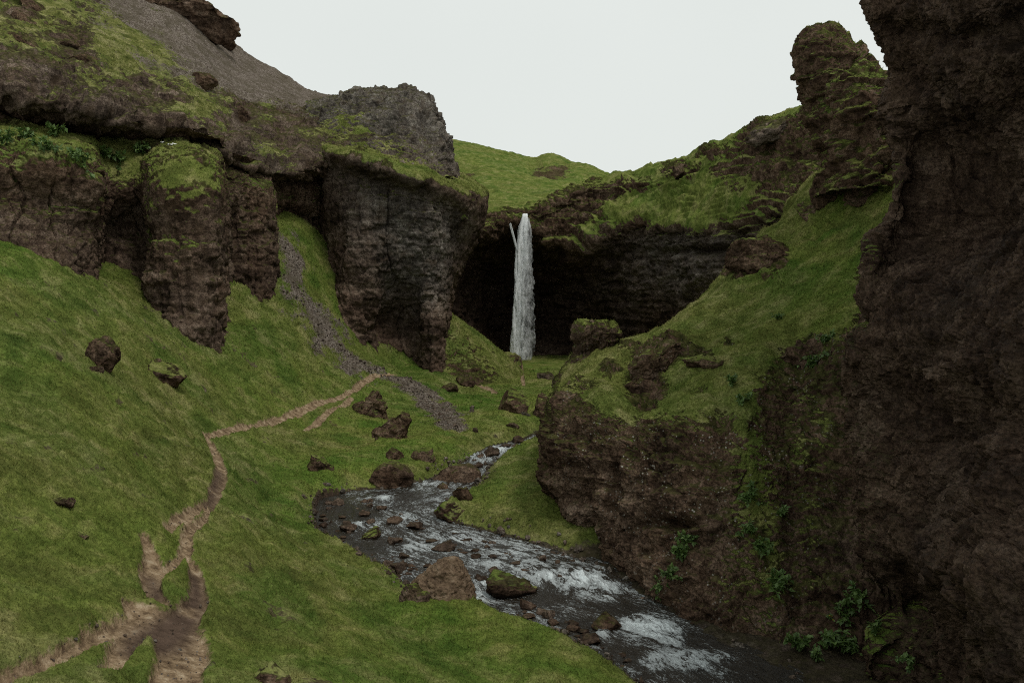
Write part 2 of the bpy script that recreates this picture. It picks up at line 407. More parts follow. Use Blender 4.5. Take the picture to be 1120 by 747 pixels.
# hillside above the left cliffs
xs = [-140, -40, 30, 90, 150, 205, 255, 300, 345, 390, 440]
sheet('hill_left', [xs] * 6,
      [[-100, -80, -50, -25, 0, 20, 70, 95, 120, 124, 128],
       [-130, -105, -75, -48, -22, 0, 48, 76, 102, 107, 112],
       [-20, -10, 2, 20, 42, 58, 84, 100, 118, 126, 132],
       [40, 45, 55, 75, 93, 104, 118, 127, 135, 142, 150],
       [85, 90, 98, 118, 130, 138, 166, 182, 180, 164, 172],
      [110, 112, 120, 136, 146, 152, 180, 196, 192, 185, 195]],
      [[190] * 9 + [170, 150], [150, 150, 150, 150, 150, 152, 158, 160, 158, 146, 132], [108, 108, 110, 112, 116, 122, 130, 135, 138, 130, 122],
       [84, 85, 87, 90, 95, 101, 108, 113, 117, 116, 114], [71, 71, 71.6, 74.2, 79, 84.5, 89.5, 96, 102.5, 107, 108], [74, 74, 76, 79, 84, 89, 91.5, 98, 105, 110, 111]],
      [.3, [.6, .6, .5, .4, .3, .3, .3, .3, .3, .4, .5], [.7, .6, .5, .55, .55, .5, .4, .4, .4, .4, .4], [.6, .5, .45, .45, .5, .5, .45, .4, .4, .4, .4], [.5, .45, .5, .45, .45, .45, .5, .45, .4, .4, .4], .2],
      patches=[(20, 96, 22, 8, -.5, .9), (75, 112, 12, 6, -.3, -.8), (110, 124, 14, 6, -.4, .8), (150, 130, 10, 5, -.2, -.7), (190, 136, 16, 6, -.4, .9), (222, 150, 10, 8, -.3, -.8), (250, 160, 14, 8, -.4, .8), (285, 175, 12, 8, .2, .6), (330, 172, 16, 8, -.4, .7), (310, 158, 14, 6, -.5, .5), (110, 60, 40, 22, .5, 0), (85, 52, 26, 20, -.5, -.4), (95, 70, 16, 10, -.5, .8), (30, 85, 30, 8, -.6, .5), (20, 18, 16, 8, -.6, .6), (150, 100, 35, 6, -.35, .3), (180, 115, 30, 5, -.35, .3), (140, 118, 30, 5, -.3, 0), (215, 125, 20, 8, .4, 0), (265, 130, 12, 14, -.6, -1.), (330, 130, 30, 10, -.3, 0), (300, 145, 18, 6, -.4, -.5)],
      step=1.4, s=1.2, strata=1.3, block=1.1, column=.1, fine=.7, seed=31, ledges=1.35, tone=[.3, .3, .3, .3, .4, 0], gtone=.95,
      bias=-.03, mossy=.75, scree=[.9, [0, 0, .2, .5, .9, .8, .75, .8, .8, .7, .2], [0, 0, 0, .15, .5, .85, 1, 1, .7, .3, 0], [0, 0, .1, .25, .12, .1, .25, .3, .2, .1, 0], 0, 0], slope_k=.5)

# left cliff wall with its buttresses
xs = [-140, -40, 20, 70, 98, 112, 150, 163, 172, 200, 232, 241, 248, 266, 292, 304, 330, 350, 362]
sheet('cliff_left', [xs] * 7,
      [[86, 90, 97, 114, 122, 125, 130, 132, 134, 137, 145, 150, 162, 170, 179, 183, 184, 178, 172],
      [112, 116, 128, 140, 144, 146, 150, 151, 152, 154, 158, 166, 178, 184, 192, 196, 198, 194, 190],
      [138, 140, 142, 148, 154, 158, 158, 158, 160, 162, 166, 174, 188, 194, 200, 206, 208, 206, 205],
      [168, 168, 172, 174, 182, 202, 200, 196, 192, 190, 192, 198, 210, 208, 212, 222, 224, 228, 228],
       [218, 218, 224, 234, 240, 248, 252, 256, 258, 260, 260, 258, 258, 256, 255, 245, 242, 250, 255],
       [262, 258, 280, 296, 306, 305, 318, 340, 356, 370, 374, 365, 330, 327, 325, 290, 278, 285, 300],
       [300, 296, 320, 335, 345, 340, 355, 380, 396, 410, 414, 405, 370, 365, 360, 330, 315, 320, 335]],
      [[70.5, 70.5, 71.2, 73.4, 75, 75.6, 78.3, 79.3, 79.8, 82, 84.5, 86, 87.5, 89.5, 93.5, 97, 100, 103, 104],
       [75, 75, 76, 79, 80, 81, 83, 84, 84.5, 86, 88.5, 88.5, 89.5, 90.5, 94.5, 99.5, 104, 107, 108],
      [72, 72, 73, 76, 78.5, 80, 82, 82, 81.5, 82, 84.5, 86, 88.5, 90, 93.5, 99.5, 104, 107, 108],
       [65.5, 65.5, 66.5, 68.5, 70.5, 76, 78, 76.5, 74.5, 74, 75.5, 78, 87, 89.5, 92, 99, 104, 107, 108],
       [66, 66, 67, 69, 71, 78, 79.5, 78, 74.5, 73.2, 75, 79, 88.5, 90.5, 92, 101, 106, 108, 108],
       [62.5, 63, 64.8, 66.3, 68.8, 76.5, 77.5, 75.5, 73, 72.5, 74.3, 78, 86, 89, 90, 98, 103, 104, 104],
       [61, 61, 63, 65, 68, 75, 76, 74, 72, 71.5, 73, 77, 85, 88, 89, 97, 102, 103, 103]],
      [.6, -.1, [.55, .55, .55, .55, .55, .58, .58, .56, .52, .5, .46, .42, .4, .4, .4, .4, .4, .3, .3], [.42, .42, .45, .45, .42, .42, .42, .47, .5, .5, .48, .42, .4, .38, .38, .35, .35, .35, .3], [.2, .2, .22, .25, .2, .1, .15, .25, .38, .42, .38, .25, .15, .1, .1, .15, .3, .3, .15], -.2, -.2],
      patches=[(200, 225, 32, 40, .3, 0), (130, 180, 40, 20, .1, 0), (45, 185, 40, 18, .15, 0), (185, 180, 20, 8, -.3, .5), (215, 172, 14, 8, -.3, .4), (165, 165, 12, 6, -.2, .3), (60, 230, 40, 14, .15, 0), (290, 185, 40, 10, -.2, -.6), (30, 125, 30, 14, 0, .8), (90, 138, 14, 8, 0, .8), (190, 148, 16, 6, .2, .7), (140, 250, 12, 40, 0, -.8), (50, 250, 10, 50, 0, -.7), (200, 310, 8, 50, 0, -.6), (228, 280, 8, 60, -.2, .5), (265, 270, 10, 40, 0, .6), (150, 150, 20, 8, .4, .3)], step=1.4, s=1.0, strata=.35, block=.7, column=1.0, fine=.65, seed=41, mossy=[1, .4, 1, 1, .95, .5, .3], wet_dark=[0, .5, .1, 0, .15, .1, .1], gtone=.5, tone=[0, 0, 0, .05, .15, .15, .1])

# headland between the meadow and the fall, overhanging to the right
sheet('cliff_headland',
      [[348, 356, 374, 400, 430, 460, 490, 515, 530, 520], [350, 357, 374, 400, 430, 460, 490, 516, 531, 520], [350, 357, 375, 400, 430, 460, 490, 514, 528, 515], [350, 358, 376, 400, 430, 460, 486, 505, 514, 500],
       [350, 360, 378, 400, 428, 455, 475, 488, 493, 480], [353, 362, 378, 398, 425, 455, 472, 484, 489, 478], [356, 365, 378, 396, 425, 455, 472, 486, 492, 480], [356, 365, 378, 396, 425, 455, 472, 486, 492, 480]],
      [[156, 156, 158, 162, 168, 176, 186, 198, 210, 216], [166, 165, 167, 173, 182, 192, 202, 212, 216, 222], [180, 182, 186, 196, 206, 216, 226, 240, 244, 246], [230, 230, 232, 236, 240, 246, 252, 264, 270, 270],
       [300, 300, 300, 300, 302, 306, 312, 320, 322, 325], [350, 348, 350, 352, 352, 352, 352, 352, 352, 352], [388, 376, 382, 390, 397, 399, 402, 404, 404, 402], [415, 400, 405, 412, 422, 424, 426, 430, 430, 425]],
      [[116, 116, 117, 117, 117, 117, 118, 121, 124, 130], [111, 103.5, 100, 99, 99.5, 101, 104, 109, 116, 128], [112, 104.5, 101.5, 100.5, 101, 102.5, 105.5, 110, 116.5, 128], [112, 105, 101.5, 100.5, 101, 103, 106, 110, 117, 128],
       [111, 104, 101, 101, 103, 104.5, 105.5, 110, 117, 128], [108, 102, 100, 101.5, 106, 106.5, 103.5, 107, 114, 128], [104, 100, 99, 101, 105.5, 106, 103, 106, 112, 128], [102, 99, 98, 101, 105, 105, 102, 105, 111, 128]],
      [.75, [.6, .6, .6, .65, .65, .6, .6, .55, .5, .5], [.35, .3, .35, .35, .38, .38, .42, .42, .4, .3], [0, 0, .05, .05, .05, .1, .15, .2, .2, .1], [-.2, -.2, -.2, -.25, -.25, -.25, -.2, -.2, -.2, -.2], -.2, -.1, 0],
      patches=[(380, 182, 30, 8, .3, 0), (440, 200, 40, 10, .3, 0), (505, 235, 18, 18, .35, .3), (440, 352, 30, 36, -.2, -.6), (400, 320, 20, 40, 0, .3), (398, 290, 12, 90, 0, .8), (470, 290, 14, 90, 0, .7), (436, 250, 16, 50, 0, -.6), (372, 250, 7, 60, 0, -.6), (500, 250, 10, 30, .1, -.5), (420, 185, 12, 8, -.4, .4), (470, 205, 14, 8, -.4, -.5), (390, 172, 10, 6, -.3, .5), (515, 220, 12, 8, -.3, .5)], step=1.3, s=.9, strata=.38, block=.7, column=.9, fine=.6, seed=51,
      wet_dark=[0, 0, .2, [.3, .3, .2, .1, 0, 0, 0, .2, .4, .6], [.2, .1, 0, .1, .3, .2, 0, .3, .6, .7], [.2, .1, 0, .2, .7, .6, .1, .4, .7, .7], .3, .3], tone=[0, .2, [.2, .2, .4, .7, .8, .8, .7, .3, .1, 0], [0, .15, .4, .75, .95, 1, .95, .5, .1, 0], [0, .05, .2, .45, .75, .9, .9, .4, 0, 0], [0, 0, .05, .1, .1, .2, .3, .1, 0, 0], .1, .1],  # grey tone paints the right of the face paler, as lit rock
      mossy=[1, 1, 1, .6, .3, .2, .3, .3], gtone=.6)

# weathered crag on the headland
sheet('cliff_crag', [[335, 362, 390, 415, 440, 458, 468, 474, 470]] + [[335, 362, 388, 415, 440, 460, 470, 478, 474]] + [[335, 362, 388, 415, 442, 466, 476, 484, 478], [340, 362, 388, 415, 447, 474, 484, 490, 482], [345, 362, 388, 418, 450, 480, 494, 500, 490]],
      [[122, 116, 110, 108, 108, 114, 125, 140, 145], [114, 109, 102, 99, 99, 103, 112, 126, 130], [132, 128, 121, 118, 118, 122, 130, 142, 146], [150, 150, 148, 148, 150, 155, 162, 170, 172], [172, 172, 174, 180, 188, 194, 198, 202, 204]],
      [[140, 138, 136, 134, 132, 130, 130, 131, 138], [126, 124, 122, 120, 119, 118, 119, 122, 131], [119, 117, 115, 113, 112, 112.5, 114, 118, 130], [114, 112, 110, 108.5, 108, 109, 111, 116, 128], [107, 105, 103, 102.5, 103, 105, 108, 113, 126]],
      [.1, [.25, .15, .05, 0, 0, -.1, -.1, -.1, -.1], [.3, .25, .15, .1, .1, 0, -.1, -.1, -.1], [.4, .4, .35, .3, .2, .1, -.05, -.1, -.1], [.5, .5, .5, .55, .45, .4, .3, .2, .2]],
      step=1.3, s=1.1, strata=.5, block=.9, column=.4, fine=1.1, seed=61, ledges=.8,  patches=[(470, 140, 12, 14, 0, -1.2), (420, 140, 12, 10, 0, -.8), (445, 118, 14, 10, 0, .9), (380, 140, 20, 14, .3, 0)], mossy=.6, tone=[.9, 1, 1, .9, .5], lichen=.5, gtone=.55)

# right-hand massif: sloping turf above dark rock down to the water
xr = [[646, 634, 658, 700, 745, 800, 845, 880, 930, 1000, 1060], [640, 628, 655, 700, 745, 800, 845, 880, 930, 1000, 1060], [618, 614, 648, 702, 755, 815, 865, 905, 950, 1010, 1060],
      [612, 604, 640, 705, 765, 830, 880, 925, 965, 1015, 1060], [606, 598, 640, 700, 765, 830, 880, 930, 970, 1020, 1060], [608, 600, 634, 700, 765, 830, 885, 935, 980, 1020, 1060],
      [650, 636, 655, 705, 765, 825, 880, 935, 980, 1020, 1060], [656, 640, 660, 706, 752, 815, 876, 935, 980, 1020, 1060], [665, 655, 680, 720, 768, 825, 880, 935, 980, 1020, 1060]]
yr = [[430, 425, 420, 420, 400, 360, 320, 275, 245, 215, 160], [396, 394, 384, 374, 349, 302, 258, 208, 176, 150, 100], [425, 420, 410, 405, 385, 345, 300, 260, 230, 210, 160],
      [455, 450, 440, 445, 430, 400, 375, 350, 330, 300, 250], [482, 477, 470, 478, 478, 462, 450, 440, 430, 400, 350], [540, 540, 545, 555, 560, 560, 560, 560, 560, 540, 500],
      [586, 584, 596, 620, 640, 650, 650, 650, 650, 640, 600], [616, 621, 636, 668, 706, 738, 752, 757, 757, 745, 705], [650, 655, 670, 705, 750, 790, 800, 800, 800, 790, 760]]
dr = [[84, 80, 80, 82, 86, 90, 92, 92, 88, 76, 64], [74, 66, 64, 64, 66.5, 70, 72, 73, 70, 62, 50], [70, 59, 55, 54, 55.5, 58.5, 60.5, 61.5, 60, 54, 45],
      [68, 54, 49.3, 47.0, 47, 48, 49, 48.8, 47.5, 44, 40], [66, 51, 47.2, 44.7, 42.6, 42.8, 43.2, 42.3, 40.8, 39, 37], [62, 50.3, 46.9, 43.3, 40.5, 40.0, 39.7, 38.7, 37.8, 37, 36],
      [58, 49.3, 46.5, 42.1, 39, 37.8, 37.2, 36.4, 36, 35.5, 35], [56, 48, 46, 41.3, 37.8, 36, 35, 34.5, 34.5, 34.5, 34.5], [55, 47, 44.5, 40.5, 37, 35, 34, 33.5, 33.5, 33.5, 33.5]]
gr = [.8, [.6, .5, .75, .85, .9, .9, .85, .8, .8, .8, .8], [.6, .6, .9, .85, .95, 1, 1, .95, 1, 1, 1], [.5, .45, .8, .75, .75, .9, .95, .9, .65, .5, .3],
      [.1, -.1, .15, .15, .18, .4, .3, .2, 0, -.1, -.1], [-.1, -.2, -.2, -.2, .05, .3, .1, -.1, -.1, -.1, -.1], [0, -.1, .1, -.2, -.05, .2, .1, 0, 0, 0, 0], [.2, 0, .1, -.1, 0, .1, .1, .1, .1, .1, 0], 0]
sheet('cliff_right', xr, yr, dr, gr, step=1.4, s=.75, strata=.5, block=.75, column=.4, seed=71, ledges=.35,
      patches=[(722, 398, 28, 13, -1.3, 1.2), (742, 383, 18, 8, -1.1, 1.0), (706, 426, 20, 18, -1.2, -.9), (668, 408, 12, 8, -.8, .5), (690, 385, 14, 5, -.6, .5), (765, 430, 16, 8, -.7, -.4), (770, 398, 30, 7, -.8, .4), (800, 382, 14, 8, -.7, .3), (648, 428, 20, 14, -.6, .4), (630, 452, 18, 16, -.6, .3), (655, 440, 30, 10, .3, 0), (872, 392, 28, 30, -.9, -.6), (835, 432, 26, 34, -.6, .2), (660, 376, 22, 12, -.4, .3),
               (820, 520, 30, 100, .38, .3), (850, 640, 24, 70, .35, .2), (890, 600, 16, 60, .3, .1), (870, 500, 14, 40, .25, 0), (905, 480, 14, 30, .3, .1), (800, 650, 20, 30, .2, .2), (865, 580, 10, 60, -.3, -.5), (925, 560, 12, 70, -.2, -.5), (790, 480, 10, 40, -.3, -.5), (800, 436, 44, 22, .35, .2), (770, 470, 40, 12, .15, .2), (850, 480, 16, 50, -.3, -.4), (780, 560, 16, 60, -.25, -.2), (690, 480, 8, 30, .2, -.6), (668, 540, 9, 40, .2, -1.0), (648, 590, 9, 26, .2, -.9), (625, 545, 26, 12, 0, -.8), (735, 573, 26, 6, -.1, -1.0), (740, 545, 40, 10, -.2, .4), (720, 610, 30, 30, -.2, .3),
               (910, 190, 40, 14, .3, 0), (930, 205, 30, 22, -.5, .6), (895, 235, 22, 10, .3, .4), (835, 290, 30, 22, -1.1, .8), (808, 300, 14, 14, -.9, .5), (850, 262, 22, 8, .3, .5), (950, 330, 20, 60, -.5, 0), (920, 400, 22, 40, -.6, -.2)], gtone=[.6, .85, [.75, .75, .7, .65, .6, .5, .25, .1, .1, .1, .1], [.8, .8, .7, .65, .5, .35, .25, .1, .1, .1, .1], .7, .5, .4, 0, 0], bias=-.05,
      lichen=[0, 0, .1, .3, [0, .2, .8, 1, 1, .8, .4, .2, 0, 0, 0], [0, .1, .5, .9, .9, .8, .4, .1, 0, 0, 0], [0, 0, .2, .5, .9, .8, .3, 0, 0, 0, 0], 0, 0],
      mossy=[1, 1, 1, 1, .9, [.6, .5, .6, .5, .8, 1, .95, .8, .6, .3, .2], [.5, .4, .5, .4, .5, 1, .95, .8, .6, .3, .3], .4, .4], wet_dark=[0, 0, 0, [0, 0, 0, 0, 0, 0, 0, .1, .3, .4, .5], [0, 0, 0, 0, 0, 0, .1, .25, .35, .5, .5], [0, 0, 0, 0, 0, 0, .1, .25, .35, .5, .5], [0, 0, 0, 0, 0, .1, .15, .3, .4, .5, .5], .5, .9])  # damp and painted gorge shade deepen toward the near wall

# dark near wall filling the right edge
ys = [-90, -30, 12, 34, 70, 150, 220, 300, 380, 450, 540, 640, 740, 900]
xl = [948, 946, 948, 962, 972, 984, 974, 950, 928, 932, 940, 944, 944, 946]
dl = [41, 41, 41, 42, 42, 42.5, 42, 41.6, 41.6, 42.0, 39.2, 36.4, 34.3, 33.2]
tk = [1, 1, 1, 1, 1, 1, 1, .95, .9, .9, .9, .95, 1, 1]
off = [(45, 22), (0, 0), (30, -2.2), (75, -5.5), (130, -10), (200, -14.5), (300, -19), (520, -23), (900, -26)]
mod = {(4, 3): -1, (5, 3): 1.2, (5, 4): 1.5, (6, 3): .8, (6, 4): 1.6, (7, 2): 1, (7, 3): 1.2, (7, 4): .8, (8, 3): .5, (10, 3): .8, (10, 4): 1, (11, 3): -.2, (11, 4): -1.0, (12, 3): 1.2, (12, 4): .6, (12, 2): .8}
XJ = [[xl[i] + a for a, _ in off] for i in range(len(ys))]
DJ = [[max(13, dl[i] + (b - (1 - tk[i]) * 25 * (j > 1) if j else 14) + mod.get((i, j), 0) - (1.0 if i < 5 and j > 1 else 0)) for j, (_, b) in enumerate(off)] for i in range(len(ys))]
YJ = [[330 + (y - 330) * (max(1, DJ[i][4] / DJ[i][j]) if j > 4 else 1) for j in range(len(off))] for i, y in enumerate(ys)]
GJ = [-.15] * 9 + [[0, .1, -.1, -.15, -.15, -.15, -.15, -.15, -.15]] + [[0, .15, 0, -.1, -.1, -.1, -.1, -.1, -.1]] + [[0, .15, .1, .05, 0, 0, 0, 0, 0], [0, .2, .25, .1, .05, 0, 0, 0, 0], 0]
sheet('cliff_near', XJ, YJ, DJ, GJ, step=1.5, s=.75, strata=.35, block=.8, column=.5, seed=81, mossy=[[.4, .5, .25, .15, .15, .15, .15, .15, .15]] * 8 + [[.9, .9, .5, .3, .3, .3, .3, .3, .3]] * 4 + [.7, .7], tone=0.0, wet_dark=[[.35, .45, .55, .65, .7, .7, .7, .7, .7]] * 14,  # damp rock plus gorge shade painted into its colour, deeper to the right
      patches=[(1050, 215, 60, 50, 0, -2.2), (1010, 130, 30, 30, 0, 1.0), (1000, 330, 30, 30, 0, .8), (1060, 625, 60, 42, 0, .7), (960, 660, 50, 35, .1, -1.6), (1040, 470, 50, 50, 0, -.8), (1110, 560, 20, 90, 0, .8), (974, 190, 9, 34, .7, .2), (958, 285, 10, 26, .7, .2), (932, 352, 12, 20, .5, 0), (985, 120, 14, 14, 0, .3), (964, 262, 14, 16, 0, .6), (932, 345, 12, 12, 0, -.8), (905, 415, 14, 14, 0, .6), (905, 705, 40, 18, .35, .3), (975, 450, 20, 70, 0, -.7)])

# ------------------------------------------------------------------ valley floor
def zw(Y):           # water level along the valley
    return np.interp(Y, [10, 24, 34, 45, 54, 63, 72, 85, 110, 145], [-1.2, -.6, 0.0, .95, 1.5, 1.95, 2.45, 3.1, 3.9, 4.6])

def on_water(px, py):
    r = ray(px, py); lo, hi = 8.0, 160.0
    for _ in range(50):
        m_ = (lo + hi) / 2
        z = CZ + r[2] * m_ / r[1]
        if z > zw(m_): lo = m_
        else: hi = m_
    return U(px, py, lo)

LB = [(596, 470), (575, 481), (536, 490), (518, 500), (500, 512), (470, 527), (430, 535), (385, 538), (350, 546), (344, 560), (348, 590), (385, 610), (430, 632), (450, 655), (518, 664), (560, 682), (620, 702), (680, 737), (715, 765), (760, 810)]
RB = [(604, 474), (580, 487), (556, 497), (540, 508), (526, 522), (520, 538), (510, 546), (482, 554), (480, 566), (505, 576), (560, 590), (619, 607), (653, 624), (694, 650), (742, 678), (782, 701), (824, 719), (864, 740), (908, 768), (970, 815)]
LBW = np.array([on_water(*p) for p in LB]); RBW = np.array([on_water(*p) for p in RB])
riv_poly = np.concatenate([LBW[:, :2], RBW[::-1, :2]])

def seg_dist(P, A):
    """distance of points (n,2) to polyline A, and position along it"""
    best = np.full(len(P), 1e9); idx = np.zeros(len(P))
    for i in range(len(A) - 1):
        a, b = A[i], A[i + 1]; ab = b - a
        t = np.clip(((P - a) @ ab) / (ab @ ab + 1e-9), 0, 1)
        d = np.hypot(P[:, 0] - a[0] - t * ab[0], P[:, 1] - a[1] - t * ab[1])
        c = d < best; best = np.where(c, d, best); idx = np.where(c, i + t, idx)
    return best, idx

def inside(P, poly):
    x, y = P[:, 0], P[:, 1]; c = np.zeros(len(P), bool)
    j = len(poly) - 1
    for i in range(len(poly)):
        xi, yi = poly[i]; xj, yj = poly[j]
        c ^= ((yi > y) != (yj > y)) & (x < (xj - xi) * (y - yi) / (yj - yi + 1e-12) + xi)
        j = i
    return c

gpts = [(-120, 747, 17.5), (0, 747, 19.5), (150, 747, 21), (280, 747, 23), (400, 747, 26), (560, 747, 30.5), (660, 742, 33.5), (-100, 600, 23), (0, 600, 26), (0, 500, 31), (0, 400, 42), (0, 330, 52), (0, 268, 62),
        (-150, 500, 27), (-150, 400, 37), (-150, 250, 60), (100, 600, 28.5), (100, 500, 36), (100, 400, 50), (50, 345, 55), (98, 312, 66), (130, 310, 75), (200, 650, 28), (200, 600, 32), (200, 540, 41), (225, 480, 57), (180, 430, 58), (205, 372, 72), (262, 332, 87),
        (300, 650, 32.5), (300, 600, 39), (300, 545, 50), (300, 500, 60), (300, 460, 71), (300, 400, 80), (300, 340, 90), (330, 280, 98), (350, 330, 98), (355, 260, 106), (420, 600, 46.5), (480, 690, 36), (560, 700, 36.5),
        (380, 440, 84), (400, 416, 92), (430, 410, 95), (420, 398, 103), (475, 406, 102), (440, 440, 87), (440, 475, 76), (480, 470, 81), (400, 500, 66), (370, 520, 61), (520, 450, 93), (530, 470, 86), (560, 435, 103), (500, 420, 101), (560, 405, 122), (600, 415, 118), (600, 452, 95), (570, 398, 128), (620, 412, 130), (500, 400, 116),
        (560, 560, 53.5), (560, 525, 60), (600, 495, 63.5), (620, 540, 53), (620, 590, 48.5), (540, 510, 68), (580, 475, 76), (600, 520, 57.5)]
G3 = np.array([U(*p) for p in gpts])
anch = np.array([[30, 30, 1], [30, 45, 1.5], [35, 60, 2], [40, 90, 3], [30, 130, 4], [0, 150, 4], [-20, 150, 6], [-8, 5, 6], [5, 5, 3], [20, 10, 0], [-60, 40, 19], [-70, 70, 22], [-60, 100, 22], [-30, 120, 14]], float)
G3 = np.concatenate([G3, anch])
def tps_k(r2): return np.where(r2 > 1e-9, 0.5 * r2 * np.log(r2 + 1e-12), 0)
_c = G3[:, :2] / 50.0
_K = tps_k(((_c[:, None] - _c[None]) ** 2).sum(-1)) + np.eye(len(_c)) * 0.002
_A = np.block([[_K, np.ones((len(_c), 1)), _c], [np.ones((1, len(_c))), np.zeros((1, 3))], [_c.T, np.zeros((2, 3))]])
_w = np.linalg.solve(_A, np.concatenate([G3[:, 2], np.zeros(3)]))
def tps(P):
    out = np.empty(len(P))
    for i in range(0, len(P), 50000):
        q = P[i:i + 50000] / 50.0
        k = tps_k(((q[:, None] - _c[None]) ** 2).sum(-1))
        out[i:i + 50000] = k @ _w[:-3] + _w[-3] + q @ _w[-2:]
    return out

riv_line = np.concatenate([LBW[:, :2], LBW[-1:, :2] * 0 + 1e6])[:-1]
def ground_z(P):
    z = np.minimum(tps(P), CZ + 10)
    ins = inside(P, riv_poly)
    dl_, _ = seg_dist(P, LBW[:, :2]); dr_, _ = seg_dist(P, RBW[:, :2]); d = np.minimum(dl_, dr_)
    w = zw(P[:, 1])
    bank = w + 0.12 + 0.65 * sstep(0.0, 1.3, d) + 0.12 * np.minimum(d, 4)
    out = np.where(d < 7, np.maximum(z, bank), np.maximum(z, w + 0.5))
    # ease the valley floor down to the bank
    k = sstep(5.0, 0.6, d)
    out = out * (1 - k) + np.minimum(out, bank + 0.35) * k
    side = (P[:, 0] - np.interp(P[:, 1], RBW[::-1, 1], RBW[::-1, 0])) > 0
    lowb = sstep(47.5, 45.5, P[:, 1]) * side
    out = out * (1 - lowb) + np.minimum(out, w + .05) * lowb
    bed = w - 0.08 - 0.5 * sstep(0, 1.2, d)
    return np.where(ins, bed, out), ins, d

def on_ground(px, py):
    ds = np.concatenate([np.arange(10, 60, .1), np.arange(60, 150, .3)])
    p = U(np.full_like(ds, px), np.full_like(ds, py), ds)
    gz, _, _ = ground_z(p[:, :2])
    hit = np.nonzero(p[:, 2] < gz)[0]
    i = hit[0] if len(hit) else len(ds) - 1
    return np.array([p[i, 0], p[i, 1], gz[i]])

cols_px = np.concatenate([np.arange(-320, -20, 6), np.arange(-20, 660, 1.5), np.arange(660, 1300, 8)])
ds = [6.0]
while ds[-1] < 150:
    d = ds[-1]; ds.append(d + (0.25 if d < 14 else min(0.33, max(0.055, 1.35 * d * d / 9500))))
ds = np.array(ds)
dx = (cols_px - 560) / F
gx = ds[:, None] * dx[None, :] / cp
gy = np.repeat(ds[:, None], len(dx), 1)
GP = np.stack([gx.ravel(), gy.ravel()], -1)
gz, ins, bd = ground_z(GP)
P3 = np.stack([GP[:, 0], GP[:, 1], gz], -1)

def poly_on_ground(pts): return np.array([on_ground(x, y)[:2] for x, y in pts])
def path_mask(pts, widths, feather=0.35):
    A = poly_on_ground(pts); d, i = seg_dist(GP, A)
    w = np.interp(i, np.arange(len(pts)), widths)
    return np.clip(0.5 + (w - d) / (2 * feather * np.maximum(w, .5)), 0, 1)
PATHS = [
    ([(224, 478), (230, 486), (237, 500), (242, 515), (240, 528), (234, 540), (233, 550)], [0.21, 0.24, 0.27, 0.30, 0.27, 0.27, 0.24]),
    ([(233, 548), (231, 558), (222, 570), (207, 580), (204, 592), (204, 602), (200, 612), (188, 620), (172, 630)], [0.24, 0.17, 0.18, 0.21, 0.24, 0.24, 0.24, 0.21, 0.18]),
    ([(228, 552), (216, 558), (200, 567), (182, 580)], [0.18, 0.27, 0.33, 0.21]),
    ([(158, 590), (163, 602), (168, 616), (164, 632), (168, 648), (174, 662)], [0.18, 0.24, 0.33, 0.39, 0.33, 0.30]),
    ([(206, 614), (213, 626), (216, 642), (216, 658), (208, 670), (195, 680), (178, 690)], [0.18, 0.21, 0.24, 0.27, 0.36, 0.45, 0.54]),
    ([(150, 665), (165, 675), (185, 690), (200, 712), (196, 735), (190, 760)], [0.38, 0.76, 0.90, 0.66, 0.52, 0.52]),
    ([(165, 668), (140, 682), (115, 698), (80, 716), (45, 732), (0, 748), (-60, 765)], [0.24, 0.30, 0.33, 0.33, 0.36, 0.30, 0.24]),
    ([(150, 690), (140, 705), (130, 720), (120, 740)], [0.48, 0.42, 0.30, 0.24]),
    ([(222, 478), (238, 474), (258, 470), (280, 467), (302, 461), (325, 452), (350, 442), (372, 436), (388, 429), (397, 419), (408, 412.5), (420, 410.5), (434, 410)], [0.15, 0.24, 0.27, 0.24, 0.33, 0.33, 0.30, 0.30, 0.33, 0.36, 0.36, 0.30, 0.18]),
    ([(331, 472), (345, 464), (358, 454), (372, 446), (384, 438)], [0.18, 0.27, 0.27, 0.24, 0.24]),
]
wob = 0.34 * fbm(P3 * 1.1, 5, 120, gain=.65)
dirt = np.zeros(len(GP))
for pts, wd in PATHS: dirt = np.maximum(dirt, path_mask(pts, [v * (.9 if pts[0][1] > 540 and max(wd) < .5 else 1.1) for v in wd], .5))
far_track = np.maximum(path_mask([(470, 408), (490, 408), (508, 414), (530, 424), (545, 432)], [.4, .9, .9, .7, .3]), path_mask([(569, 398), (571, 412), (573, 424)], [.3, .3, .25]))
dirt = np.maximum(dirt, far_track * .8)
dirt = np.clip(dirt + np.where((dirt > .02) & (dirt < .98), wob, 0), 0, 1)
mud = np.maximum(path_mask([(212, 628), (215, 645), (210, 665), (190, 683), (170, 700), (150, 712)], [.22, .3, .35, .6, .7, .4], .5), path_mask([(240, 515), (233, 535), (228, 555)], [.25, .3, .2], .6))
mud = np.maximum(mud, path_mask([(166, 632), (172, 650)], [.2, .3], .6)) * sstep(0.3, 0.6, 0.5 + 0.6 * fbm(P3 * .8, 3, 130) + .2)
scr = np.maximum(path_mask([(322, 285), (328, 320), (345, 350), (365, 378), (385, 398), (412, 408)], [2.2, 3.6, 4.4, 4.6, 4.0, 1.8], 1.2),
                 path_mask([(425, 412), (445, 420), (466, 436), (484, 452), (498, 470)], [1.4, 2.6, 2.4, 2.0, 1.2], .6))
scr = np.clip(scr * .74 + np.where(scr > .02, .75 * fbm(P3 * .45, 5, 140, gain=.6), 0), 0, 1)
shore = sstep(1.0, 0.1, bd) * (~ins)
